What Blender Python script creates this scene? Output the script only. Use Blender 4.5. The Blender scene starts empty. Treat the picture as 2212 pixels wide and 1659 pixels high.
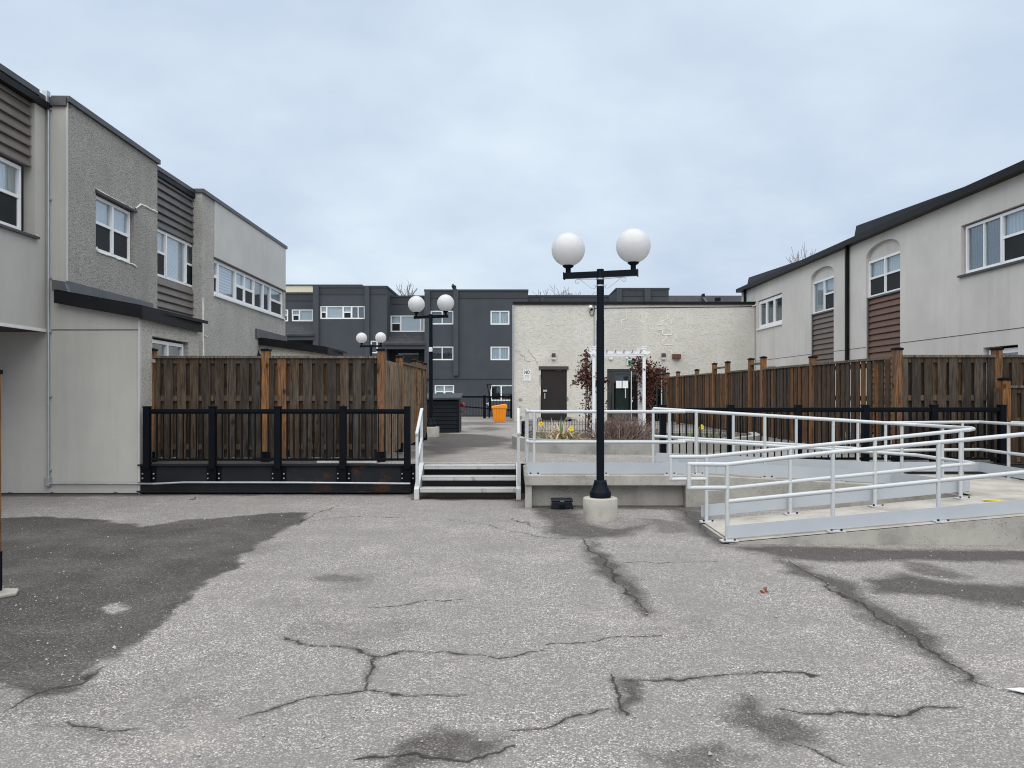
import bpy, math, random
import numpy as np
from mathutils import Vector, Matrix
random.seed(7)
R = math.radians
scene = bpy.context.scene
COL = scene.collection

# ------------------------------------------------------------------ camera
FX, CX, HY, CH = 1660.0, 1106.0, 848.0, 1.52     # focal length / centre / horizon (in units of a 2212 px wide view), eye height
cam_d = bpy.data.cameras.new('camera')
cam_d.sensor_width = 36.0
cam_d.lens = 36.0 * FX / 2212.0
cam_d.shift_y = (HY - 829.5) / 2212.0
cam_d.clip_start = 0.05
cam_d.clip_end = 2000
cam = bpy.data.objects.new('camera', cam_d)
COL.objects.link(cam)
cam.location = (0, 0, CH)
cam.rotation_euler = (R(90), 0, 0)
scene.camera = cam

# ------------------------------------------------------------------ world, sun, exposure
EXPO = 1.3
SUN_EL, SUN_AZ = R(66), R(190)          # azimuth clockwise from +Y: high, behind the camera
world = bpy.data.worlds.new('World')
scene.world = world
world.use_nodes = True
wt = world.node_tree
wt.nodes.clear()
def wn(t, **k):
    n = wt.nodes.new(t)
    for a, b in k.items(): setattr(n, a, b)
    return n
sky = wn('ShaderNodeTexSky', sky_type='NISHITA', sun_disc=False, sun_elevation=SUN_EL, sun_rotation=SUN_AZ,
         air_density=1.2, dust_density=2.0, ozone_density=1.0)
bg_sky = wn('ShaderNodeBackground'); bg_sky.inputs[1].default_value = 0.05
wt.links.new(sky.outputs[0], bg_sky.inputs[0])
tc = wn('ShaderNodeTexCoord')
sep = wn('ShaderNodeSeparateXYZ'); wt.links.new(tc.outputs['Generated'], sep.inputs[0])
def wmath(op, a, b=None):
    n = wn('ShaderNodeMath', operation=op)
    for i, v in enumerate((a, b)):
        if v is None: continue
        if isinstance(v, (int, float)): n.inputs[i].default_value = v
        else: wt.links.new(v, n.inputs[i])
    return n.outputs[0]
zz = wmath('ADD', wmath('MAXIMUM', sep.outputs[2], 0.0), 0.22)
cmb = wn('ShaderNodeCombineXYZ')
wt.links.new(wmath('DIVIDE', sep.outputs[0], zz), cmb.inputs[0])
wt.links.new(wmath('DIVIDE', sep.outputs[1], zz), cmb.inputs[1])
nz = wn('ShaderNodeTexNoise'); nz.inputs['Scale'].default_value = 0.75; nz.inputs['Detail'].default_value = 5; nz.inputs['Roughness'].default_value = 0.48
nz.inputs['Distortion'].default_value = 0.5
wt.links.new(cmb.outputs[0], nz.inputs['Vector'])
nz2 = wn('ShaderNodeTexNoise'); nz2.inputs['Scale'].default_value = 2.6; nz2.inputs['Detail'].default_value = 6; nz2.inputs['Roughness'].default_value = 0.55
wt.links.new(cmb.outputs[0], nz2.inputs['Vector'])
mixn = wmath('ADD', wmath('MULTIPLY', nz.outputs[0], 0.74), wmath('MULTIPLY', nz2.outputs[0], 0.26))
ramp = wn('ShaderNodeValToRGB')
cr = ramp.color_ramp
cr.elements[0].position = 0.38; cr.elements[0].color = (0.49, 0.573, 0.715, 1)
cr.elements[1].position = 0.62; cr.elements[1].color = (0.70, 0.795, 0.87, 1)
e = cr.elements.new(0.5); e.color = (0.585, 0.682, 0.795, 1)
wt.links.new(mixn, ramp.inputs[0])
bg_cl = wn('ShaderNodeBackground'); bg_cl.inputs[1].default_value = 0.475
wt.links.new(ramp.outputs[0], bg_cl.inputs[0])
mx = wn('ShaderNodeMixShader'); mx.inputs[0].default_value = 0.9
wt.links.new(bg_sky.outputs[0], mx.inputs[1]); wt.links.new(bg_cl.outputs[0], mx.inputs[2])
wo = wn('ShaderNodeOutputWorld'); wt.links.new(mx.outputs[0], wo.inputs[0])

sl = bpy.data.lights.new('sun', 'SUN')
sl.energy = 1.5; sl.angle = R(100); sl.color = (1.0, 0.955, 0.895)
so = bpy.data.objects.new('sun', sl); COL.objects.link(so)
d = Vector((math.sin(SUN_AZ) * math.cos(SUN_EL), math.cos(SUN_AZ) * math.cos(SUN_EL), math.sin(SUN_EL)))
so.rotation_euler = d.to_track_quat('Z', 'Y').to_euler()
so.location = (0, -5, 20)

vs = scene.view_settings
vs.view_transform = 'Standard'; vs.look = 'None'; vs.gamma = 1.0; vs.exposure = EXPO; vs.use_curve_mapping = False
scene.render.engine = 'CYCLES'
scene.cycles.filter_width = 1.05

# ------------------------------------------------------------------ measuring helpers
def P(x, y, Y):
    return Vector(((x - CX) * Y / FX, Y, CH - (y - HY) * Y / FX))
def PX(x, Y): return (x - CX) * Y / FX
def PZ(y, Y): return CH - (y - HY) * Y / FX
def G(x, y, h=0.0):
    Y = (CH - h) * FX / (y - HY)
    return ((x - CX) * Y / FX, Y)
PLZ = 0.44          # level of the raised courtyard

# ------------------------------------------------------------------ materials
MATS = {}
class NT:
    def __init__(s, name):
        s.m = bpy.data.materials.new(name); s.m.use_nodes = True
        s.t = s.m.node_tree; s.t.nodes.clear()
        s.out = s.n('ShaderNodeOutputMaterial'); s.b = s.n('ShaderNodeBsdfPrincipled')
        s.l(s.b.outputs[0], s.out.inputs[0])
        MATS[name] = s.m
    def n(s, t, **k):
        x = s.t.nodes.new(t)
        for a, b in k.items(): setattr(x, a, b)
        return x
    def l(s, a, b): s.t.links.new(a, b)
    def set(s, node, key, v):
        if hasattr(v, 'is_linked') or hasattr(v, 'links'): s.l(v, node.inputs[key])
        elif isinstance(v, tuple) and len(v) == 3 and node.inputs[key].type == 'RGBA': node.inputs[key].default_value = (*v, 1)
        else: node.inputs[key].default_value = v
    def pos(s, scale=(1, 1, 1), rot=(0, 0, 0)):
        g = s.n('ShaderNodeNewGeometry'); mp = s.n('ShaderNodeMapping')
        mp.inputs['Scale'].default_value = scale; mp.inputs['Rotation'].default_value = rot
        s.l(g.outputs['Position'], mp.inputs[0]); return mp.outputs[0]
    def noise(s, scale=5, detail=4, rough=.5, vec=None, dist=0):
        x = s.n('ShaderNodeTexNoise'); x.inputs['Scale'].default_value = scale; x.inputs['Detail'].default_value = detail
        x.inputs['Roughness'].default_value = rough; x.inputs['Distortion'].default_value = dist
        s.l(vec if vec is not None else s.pos(), x.inputs['Vector']); return x.outputs[0]
    def vor(s, scale, vec=None, feature='F1', out=0, rand=1.0):
        x = s.n('ShaderNodeTexVoronoi', feature=feature); x.inputs['Scale'].default_value = scale
        x.inputs['Randomness'].default_value = rand
        s.l(vec if vec is not None else s.pos(), x.inputs['Vector']); return x.outputs[out]
    def ramp(s, fac, stops, interp='LINEAR'):
        x = s.n('ShaderNodeValToRGB'); c = x.color_ramp; c.interpolation = interp
        while len(c.elements) < len(stops): c.elements.new(.5)
        for e_, (p, col) in zip(c.elements, stops):
            e_.position = p; e_.color = (col, col, col, 1) if isinstance(col, (int, float)) else (*col, 1)
        s.l(fac, x.inputs[0]); return x.outputs[0]
    def mix(s, fac, a, b, mode='MIX'):
        x = s.n('ShaderNodeMix', data_type='RGBA', blend_type=mode)
        for k, v in ((0, fac), (6, a), (7, b)):
            if hasattr(v, 'links'): s.l(v, x.inputs[k])
            elif isinstance(v, tuple): x.inputs[k].default_value = (*v, 1)
            else: x.inputs[k].default_value = v
        return x.outputs[2]
    def math(s, op, a, b=None, clamp=False):
        x = s.n('ShaderNodeMath', operation=op, use_clamp=clamp)
        for i, v in enumerate((a, b)):
            if v is None: continue
            if isinstance(v, (int, float)): x.inputs[i].default_value = v
            else: s.l(v, x.inputs[i])
        return x.outputs[0]
    def bump(s, h, strength=.3, dist=.01):
        x = s.n('ShaderNodeBump'); x.inputs['Strength'].default_value = strength; x.inputs['Distance'].default_value = dist
        s.l(h, x.inputs['Height']); s.l(x.outputs[0], s.b.inputs['Normal'])
    def fin(s, col, rough=.6, metal=0, spec=None):
        s.set(s.b, 'Base Color', col); s.set(s.b, 'Roughness', rough); s.set(s.b, 'Metallic', metal)
        if spec is not None: s.b.inputs['Specular IOR Level'].default_value = spec
        return s.m

def simple(name, col, rough=.5, metal=0, var=.12, scale=6, bump=0, bscale=60, spec=None):
    m = NT(name)
    n1 = m.noise(scale, 5, .6)
    n2 = m.noise(scale * 7, 3, .6)
    f = m.math('ADD', m.math('MULTIPLY', n1, .7), m.math('MULTIPLY', n2, .3))
    c = m.ramp(f, [(.3, tuple(x * (1 - var) for x in col)), (.7, tuple(min(1, x * (1 + var)) for x in col))])
    if bump: m.bump(m.noise(bscale, 4, .6), bump, .01)
    return m.fin(c, rough, metal, spec)

def stucco(name, col, kind, stain=.25, warm=None):
    m = NT(name)
    big = m.noise(.9, 5, .6)
    streak = m.noise(1.0, 4, .6, m.pos((3.2, 3.2, .28)))
    fine = m.noise(55, 3, .6)
    c = m.ramp(big, [(.3, tuple(x * .9 for x in col)), (.7, tuple(min(1, x * 1.07) for x in col))])
    c = m.mix(m.ramp(streak, [(.5, 0.0), (.78, stain)]), c, tuple(x * .62 for x in col))
    if warm: c = m.mix(m.ramp(m.noise(1.7, 4, .6), [(.45, 0.0), (.7, .8)]), c, warm)
    c = m.mix(m.ramp(fine, [(.3, .10), (.7, 0.0)]), c, tuple(x * .6 for x in col))
    if kind == 'rough':
        v = m.pos((1, 1, 1.7))
        a = m.noise(24, 5, .66, v, .9)
        b = m.vor(38, v, 'SMOOTH_F1')
        h = m.math('ADD', m.math('MULTIPLY', a, .8), m.math('MULTIPLY', b, .5))
        c = m.mix(m.ramp(a, [(.38, .75), (.53, 0.0)]), c, tuple(x * .45 for x in col))
        c = m.mix(m.ramp(m.noise(1.6, 5, .7), [(.48, 0.0), (.68, .45)]), c, tuple(x * .66 for x in col))
        m.bump(h, .75, .026)
    elif kind == 'mid':
        v = m.pos((1, 1, 1.25))
        a = m.noise(4.2, 6, .62, v, 2.2)
        c = m.mix(m.ramp(a, [(.37, .5), (.48, 0.0)]), c, tuple(x * .68 for x in col))
        c = m.mix(m.ramp(m.noise(.6, 5, .65), [(.5, 0.0), (.68, .35)]), c, tuple(x * .74 for x in col))
        m.bump(a, .5, .055)
    else:
        m.bump(m.noise(140, 3, .7), .25, .004)
    return m.fin(c, .92, 0, .25)

stucco('stucco_rough_grey', (.40, .385, .353), 'rough', .4)
stucco('stucco_rough_light', (.49, .475, .44), 'rough', .35)
stucco('stucco_cream_rough', (.60, .57, .50), 'rough', .3)
stucco('stucco_smooth', (.475, .462, .43), 'smooth', .34)
stucco('stucco_panel', (.54, .54, .52), 'smooth', .14)
stucco('stucco_right', (.60, .58, .545), 'smooth', .32)
stucco('stucco_beige', (.63, .613, .565), 'mid', .26, (.61, .59, .51))
stucco('stucco_charcoal', (.062, .070, .081), 'smooth', .14)
simple('charcoal_trim', (.045, .051, .058), .7, spec=.22)
simple('cream_band', (.62, .58, .44), .8)
simple('flashing_black', (.011, .012, .014), .45, 0, .3, 3, spec=.12)
simple('flashing_grey', (.085, .090, .098), .4, 0, .2, 3)
simple('cap_metal', (.062, .062, .066), .42, .35, .2, 3)
simple('gutter_brown', (.010, .009, .0085), .4, 0, .25, 3, spec=.12)
simple('siding_brown', (.150, .132, .116), .42, 0, .18, 4, spec=.22)
simple('siding_charcoal', (.105, .100, .098), .42, 0, .18, 4, spec=.22)
simple('siding_plum', (.125, .090, .075), .45, 0, .15, 4)
simple('siding_rust', (.115, .050, .025), .45, 0, .15, 4)
simple('vinyl_white', (.80, .81, .82), .35, 0, .04, 5)
simple('vinyl_grimy', (.70, .70, .69), .45, 0, .1, 9)
simple('sealant', (.74, .72, .66), .7, 0, .1, 20)
simple('blind_dark', (.16, .165, .17), .7)
simple('door_inner', (.10, .125, .12), .6)
simple('screen', (.017, .019, .021), .5, 0, .25, 3, spec=.15)
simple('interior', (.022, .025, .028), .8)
simple('black_paint', (.0045, .006, .009), .45, 0, .25, 8, spec=.07)
simple('pole_paint', (.006, .009, .014), .3, 0, .2, 5, spec=.07)
simple('conduit', (.42, .44, .47), .4, .6, .15, 10)
simple('galvanised', (.50, .52, .54), .4, .7, .2, 20)
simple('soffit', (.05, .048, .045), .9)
simple('aluminium', (.62, .66, .68), .38, .3, .08, 10)
simple('door_brown', (.026, .021, .021), .4, 0, .12, 4, spec=.22)
simple('lintel_brown', (.055, .042, .037), .6, 0, .2, 10)
simple('door_dark', (.028, .033, .035), .3, 0, .2, 4)
simple('paper', (.80, .82, .82), .8, 0, .03, 20)
simple('ink', (.02, .02, .025), .8)
simple('ink_grey', (.30, .33, .36), .8)
simple('exit_green', (.03, .17, .10), .5)
simple('lamp_brown', (.12, .055, .038), .6, 0, .25, 20)
simple('orange_plastic', (.82, .27, .008), .42, 0, .05, 6)
simple('shed_navy', (.008, .011, .016), .5, 0, .3, 6, spec=.12)
simple('red_paint', (.25, .018, .022), .4, 0, .2, 12)
simple('arbor_white', (.78, .79, .81), .4, 0, .05, 8)
simple('shrub_twig', (.21, .145, .125), .8, 0, .4, 14)
simple('vine_stem', (.09, .045, .035), .8, 0, .3, 14)
simple('yellow_petal', (.86, .66, .02), .5, 0, .1, 20)
simple('leaf_green', (.09, .15, .045), .5, 0, .3, 12)
simple('leaf_straw', (.50, .41, .26), .7, 0, .35, 14)
simple('leaf_red', (.20, .05, .03), .7, 0, .3, 20)
simple('bark', (.17, .145, .13), .9, 0, .3, 9)
simple('conifer', (.03, .045, .03), .9, 0, .3, 9)
simple('soil', (.060, .045, .034), .95, 0, .45, 18, .6, 40)
simple('bait_black', (.010, .013, .019), .35, 0, .2, 9, spec=.22)
simple('paint_white', (.62, .62, .61), .7, 0, .15, 20)
simple('paver', (.36, .345, .32), .9, 0, .2, 12)
simple('yellow_mark', (.70, .55, .05), .6, 0, .15, 20)

# vine leaves vary from leaf to leaf
m = NT('vine_leaf')
c = m.ramp(m.noise(16, 3, .6), [(.3, (.045, .016, .011)), (.55, (.11, .036, .020)), (.75, (.19, .080, .036))])
m.fin(c, .7)

# white tube rails: slightly cool, with scuffs
m = NT('rail_white')
sc = m.ramp(m.noise(22, 5, .75), [(.58, 0.0), (.74, .55)])
c = m.mix(sc, (.49, .512, .522), (.27, .26, .25))
c = m.mix(m.ramp(m.noise(11, 6, .75), [(.66, 0.0), (.72, .55)]), c, (.22, .13, .08))
m.fin(c, .38)
m = NT('toe_white')
c = m.ramp(m.noise(2, 4, .6), [(.3, (.385, .415, .445)), (.7, (.435, .465, .495))])
rs = m.ramp(m.noise(5, 6, .7, m.pos((1, 1, 2))), [(.70, 0.0), (.76, .5)])
c = m.mix(rs, c, (.45, .40, .35))
m.fin(c, .4)
m = NT('stair_white')
st = m.ramp(m.noise(9, 6, .7, m.pos((1, 1, .35))), [(.56, 0.0), (.68, .75)])
c = m.mix(st, (.40, .40, .39), (.13, .095, .07))
m.fin(c, .5)
m = NT('rust')
m.fin(m.ramp(m.noise(30, 4, .6), [(.3, (.06, .02, .012)), (.7, (.20, .075, .035))]), .9)

# globe: opal acrylic
m = NT('globe_opal')
m.b.inputs['Subsurface Weight'].default_value = .0
m.fin((.70, .70, .71), .28)
tr = m.n('ShaderNodeBsdfTranslucent'); tr.inputs[0].default_value = (.9, .9, .9, 1)
ms = m.n('ShaderNodeMixShader'); ms.inputs[0].default_value = .35
m.l(m.b.outputs[0], ms.inputs[1]); m.l(tr.outputs[0], ms.inputs[2]); m.l(ms.outputs[0], m.out.inputs[0])

# window glass: see-through with a sky reflection
def glass(name, tint, refl, rough=.03):
    m = NT(name)
    t = m.n('ShaderNodeBsdfTransparent'); t.inputs[0].default_value = (*tint, 1)
    g = m.n('ShaderNodeBsdfGlossy'); g.inputs[0].default_value = (.95, .97, 1, 1); g.inputs['Roughness'].default_value = rough
    fr = m.n('ShaderNodeFresnel'); fr.inputs[0].default_value = 1.5
    bp = m.n('ShaderNodeBump'); bp.inputs['Strength'].default_value = .06; bp.inputs['Distance'].default_value = .02
    m.l(m.noise(1.4, 2, .5), bp.inputs['Height']); m.l(bp.outputs[0], g.inputs['Normal'])
    f = m.math('ADD', m.math('MULTIPLY', fr.outputs[0], .24), refl, True)
    s = m.n('ShaderNodeMixShader'); m.l(f, s.inputs[0]); m.l(t.outputs[0], s.inputs[1]); m.l(g.outputs[0], s.inputs[2])
    m.l(s.outputs[0], m.out.inputs[0])
glass('glass', (.86, .9, .92), .05)
glass('glass_dark', (.66, .72, .72), .05)

# slatted blinds and curtains seen behind the glass
def slats(name, col, axis, freq, depth=.35):
    m = NT(name)
    w = m.n('ShaderNodeTexWave', wave_type='BANDS', bands_direction=axis); w.inputs['Scale'].default_value = freq
    w.inputs['Distortion'].default_value = .4 if axis == 'Z' else 5.0; w.inputs['Detail'].default_value = 1
    w.inputs['Detail Scale'].default_value = .4
    m.l(m.pos(), w.inputs['Vector'])
    c = m.ramp(w.outputs[0], [(.0, tuple(x * (1 - depth) for x in col)), (.45, col)])
    m.bump(w.outputs[0], .4, .01)
    m.fin(c, .8)
slats('blind', (.72, .74, .74), 'Z', 12.0)
slats('blind_wide', (.70, .72, .73), 'Z', 4.5, .5)
slats('curtain', (.60, .62, .61), 'Y', 3.0, .3)
slats('curtain_x', (.55, .60, .62), 'X', 2.5, .3)
slats('curtain_dim', (.075, .088, .09), 'Y', 3.5, .5)

# concrete
def concrete(name, col, pits=.5):
    m = NT(name)
    a = m.noise(2.2, 6, .65); b = m.noise(22, 4, .6)
    c = m.ramp(a, [(.28, tuple(x * .62 for x in col)), (.5, col), (.72, tuple(x * 1.18 for x in col))])
    c = m.mix(m.ramp(m.noise(1.3, 5, .6, m.pos((2, 2, .5))), [(.52, 0.0), (.72, .5)]), c, tuple(x * .58 for x in col))
    v = m.vor(34)
    pit = m.ramp(v, [(.14, 1.0), (.22, 0.0)])
    pit = m.math('MULTIPLY', pit, m.ramp(m.noise(4, 3, .5), [(.46, 0.0), (.6, pits)]))
    c = m.mix(pit, c, (.07, .065, .06))
    h = m.math('SUBTRACT', m.math('MULTIPLY', b, .25), pit)
    m.bump(h, .45, .012)
    m.fin(c, .9, 0, .3)
concrete('concrete', (.36, .345, .308), .8)
concrete('concrete_light', (.40, .38, .34), .3)
concrete('concrete_planter', (.31, .305, .285), .35)
concrete('concrete_dark', (.11, .105, .098), .3)

# weathered fence timber; every board differs
def timber(name, stops, grey=.5):
    m = NT(name)
    oi = m.n('ShaderNodeObjectInfo'); rnd = oi.outputs['Random']
    base = m.ramp(rnd, stops)
    off = m.n('ShaderNodeCombineXYZ'); m.l(m.math('MULTIPLY', rnd, 91.0), off.inputs[2]); m.l(m.math('MULTIPLY', rnd, 37.0), off.inputs[0])
    va = m.n('ShaderNodeVectorMath', operation='ADD'); m.l(m.pos((1, 1, .06)), va.inputs[0]); m.l(off.outputs[0], va.inputs[1])
    grain = m.noise(60, 4, .6, va.outputs[0], .6)
    va2 = m.n('ShaderNodeVectorMath', operation='ADD'); m.l(m.pos((1, 1, .22)), va2.inputs[0]); m.l(off.outputs[0], va2.inputs[1])
    blot = m.noise(7, 4, .55, va2.outputs[0])
    c = m.mix(m.ramp(grain, [(.36, .85), (.60, 0.0)]), base, (.016, .012, .010))
    c = m.mix(m.ramp(blot, [(.5, 0.0), (.72, grey)]), c, (.128, .118, .107))
    c = m.mix(m.ramp(blot, [(.24, .32), (.38, 0.0)]), c, (.12, .064, .030))
    va3 = m.n('ShaderNodeVectorMath', operation='ADD'); m.l(m.pos((1, 1, .6)), va3.inputs[0]); m.l(off.outputs[0], va3.inputs[1])
    kn = m.ramp(m.vor(4.6, va3.outputs[0]), [(.08, 1.0), (.17, 0.0)])
    c = m.mix(m.math('MULTIPLY', kn, .85), c, (.014, .010, .008))
    m.bump(grain, .3, .006)
    m.fin(c, .86, 0, .25)
timber('timber_grey', [(0, (0.0417, 0.0343, 0.0285)), (.25, (0.0928, 0.0738, 0.0570)), (.45, (0.0493, 0.0369, 0.0277)), (.65, (0.0805, 0.0583, 0.0416)), (.82, (0.1089, 0.0704, 0.0416)), (1, (0.0616, 0.0447, 0.0323))])
timber('timber_back', [(0, (0.0442, 0.0324, 0.0231)), (.4, (0.0754, 0.0480, 0.0294)), (.8, (0.1105, 0.0600, 0.0294)), (1, (0.2080, 0.0936, 0.0315))])
timber('timber_side', [(0, (0.2040, 0.1610, 0.1155)), (.5, (0.2640, 0.2012, 0.1375)), (.8, (0.3240, 0.2185, 0.1265)), (1, (0.4080, 0.2415, 0.1155))])
timber('timber_brown', [(0, (0.0454, 0.0296, 0.0202)), (.2, (0.0887, 0.0647, 0.0462)), (.4, (0.0524, 0.0351, 0.0235)), (.6, (0.1210, 0.0647, 0.0302)), (.75, (0.0706, 0.0508, 0.0370)), (.88, (0.1814, 0.0813, 0.0277)), (1, (0.2218, 0.0924, 0.0294))], .22)
timber('timber_post', [(0, (0.2430, 0.1134, 0.0425)), (.5, (0.3038, 0.1350, 0.0473)), (1, (0.2066, 0.1026, 0.0473))])
timber('timber_rail', [(0, (0.1040, 0.0704, 0.0440)), (1, (0.1440, 0.0880, 0.0480))])
timber('timber_cap', [(0, (.16, .135, .11)), (1, (.20, .17, .135))])

# shingles
m = NT('shingle')
br = m.n('ShaderNodeTexBrick'); br.inputs['Scale'].default_value = 1.0
br.inputs['Color1'].default_value = (.020, .023, .028, 1); br.inputs['Color2'].default_value = (.040, .044, .050, 1); br.inputs['Mortar'].default_value = (.010, .011, .013, 1)
br.inputs['Brick Width'].default_value = .32; br.inputs['Row Height'].default_value = .13; br.inputs['Mortar Size'].default_value = .012
m.l(m.pos((1, 1, 1), (R(90), 0, 0)), br.inputs['Vector'])
c = m.mix(m.ramp(m.noise(40, 3, .6), [(.4, 0.0), (.7, .5)]), br.outputs[0], (.06, .064, .07))
m.fin(c, .9)

# painted steel beam with rust blooms
m = NT('beam_steel')
a = m.noise(3.2, 6, .68)
c = m.ramp(m.noise(1.5, 4, .6), [(.3, (.012, .014, .017)), (.7, (.019, .022, .026))])
gx = m.n('ShaderNodeNewGeometry'); sx = m.n('ShaderNodeSeparateXYZ'); m.l(gx.outputs['Position'], sx.inputs[0])
right = m.ramp(m.math('MULTIPLY', m.math('ADD', sx.outputs[0], 4.2), .33), [(0.1, 0.0), (.9, 1.0)])
ru = m.math('MULTIPLY', m.ramp(a, [(.53, 0.0), (.60, 1.0)]), right)
c = m.mix(ru, c, m.ramp(m.noise(25, 4, .6), [(.3, (.035, .014, .009)), (.7, (.10, .042, .022))]))
m.fin(c, .6, 0, .15)

# asphalt: light exposed aggregate, dark sealed patch, cracks, damp stains and painted foot shade (masks stored on the mesh)
def asphalt(name, light, dark, fade=0.0):
    m = NT(name)
    at = m.n('ShaderNodeAttribute', attribute_name='stain'); sp = m.n('ShaderNodeSeparateColor'); m.l(at.outputs['Color'], sp.inputs[0])
    patch, crack, damp_shade = sp.outputs[0], sp.outputs[1], sp.outputs[2]
    p = m.pos()
    # stones
    v1 = m.n('ShaderNodeTexVoronoi'); v1.inputs['Scale'].default_value = 92; m.l(p, v1.inputs['Vector'])
    v2 = m.n('ShaderNodeTexVoronoi'); v2.inputs['Scale'].default_value = 175; m.l(p, v2.inputs['Vector'])
    s1 = m.n('ShaderNodeSeparateColor'); m.l(v1.outputs['Color'], s1.inputs[0])
    s2 = m.n('ShaderNodeSeparateColor'); m.l(v2.outputs['Color'], s2.inputs[0])
    L = light
    st1 = m.ramp(s1.outputs[0], [(0, tuple(x * .26 for x in L)), (.3, tuple(x * .62 for x in L)), (.62, L), (.84, tuple(x * 1.45 for x in L)), (1, tuple(x * 2.1 for x in L))])
    st2 = m.ramp(s2.outputs[1], [(0, tuple(x * .40 for x in L)), (.5, tuple(x * .9 for x in L)), (1, tuple(x * 1.6 for x in L))])
    edge = m.ramp(v1.outputs['Distance'], [(.38, 0.0), (.62, 1.0)])
    c = m.mix(m.math('GREATER_THAN', s2.outputs[0], .52), st1, st2)
    c = m.mix(m.math('MULTIPLY', edge, .72), c, tuple(x * .30 for x in L))
    # broad tone
    big = m.noise(.55, 5, .62)
    c = m.mix(m.ramp(big, [(.32, .5), (.56, 0.0)]), c, tuple(x * .5 for x in L))
    md = m.noise(2.6, 5, .65)
    c = m.mix(m.ramp(md, [(.36, .5), (.54, 0.0)]), c, tuple(x * .5 for x in L))
    c = m.mix(m.ramp(m.noise(13, 4, .65), [(.36, .42), (.52, 0.0)]), c, tuple(x * .46 for x in L))
    c = m.mix(m.ramp(m.noise(34, 3, .6), [(.40, .35), (.52, 0.0)]), c, tuple(x * .42 for x in L))
    c = m.mix(m.ramp(m.noise(1.1, 4, .6), [(.56, 0.0), (.75, .25)]), c, (L[0] * 1.18, L[1] * 1.1, L[2] * 1.04))
    # sealed / damp areas and painted foot shade
    brk = m.noise(9, 5, .7)
    pm = m.ramp(m.math('ADD', patch, m.math('MULTIPLY', m.math('SUBTRACT', brk, .5), .7)), [(.30, 0.0), (.5, .66), (.70, 1.0)])
    dk = m.mix(m.ramp(s1.outputs[1], [(.4, 0.0), (1.0, 1.0)]), tuple(x * .8 for x in dark), tuple(x * 2.6 for x in dark))
    dk = m.mix(m.math('MULTIPLY', edge, .6), dk, tuple(x * .4 for x in dark))
    dk = m.mix(m.ramp(m.noise(.8, 5, .65), [(.42, 0.0), (.68, .6)]), dk, m.mix(.3, dark, st1))
    dk = m.mix(m.ramp(md, [(.3, .35), (.6, 0.0)]), dk, tuple(x * .7 for x in dark))
    dk = m.mix(m.ramp(s2.outputs[2], [(.985, 0.0), (.992, .8)]), dk, (.4, .4, .38))
    c = m.mix(m.math('MULTIPLY', pm, .93), c, dk)
    dm = m.ramp(m.math('ADD', damp_shade, m.math('MULTIPLY', m.math('SUBTRACT', brk, .5), .5)), [(.16, 0.0), (.80, 1.0)])
    c = m.mix(dm, c, (.30, .285, .275), 'MULTIPLY')
    ck = m.ramp(m.math('ADD', crack, m.math('MULTIPLY', m.math('SUBTRACT', m.noise(42, 4, .75), .5), 1.0)), [(.45, 0.0), (.85, .9)])
    c = m.mix(ck, c, (.022, .020, .018))
    h = m.math('SUBTRACT', m.math('MULTIPLY', m.math('SUBTRACT', 1.0, v1.outputs['Distance']), .55), m.math('MULTIPLY', ck, 1.2))
    m.bump(h, .5, .008)
    m.fin(c, m.ramp(dm, [(0, .92), (1, .72)]), 0, .3)
asphalt('asphalt', (.385, .364, .342), (.043, .039, .036))
asphalt('asphalt_court', (.40, .375, .345), (.075, .069, .064))

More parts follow.
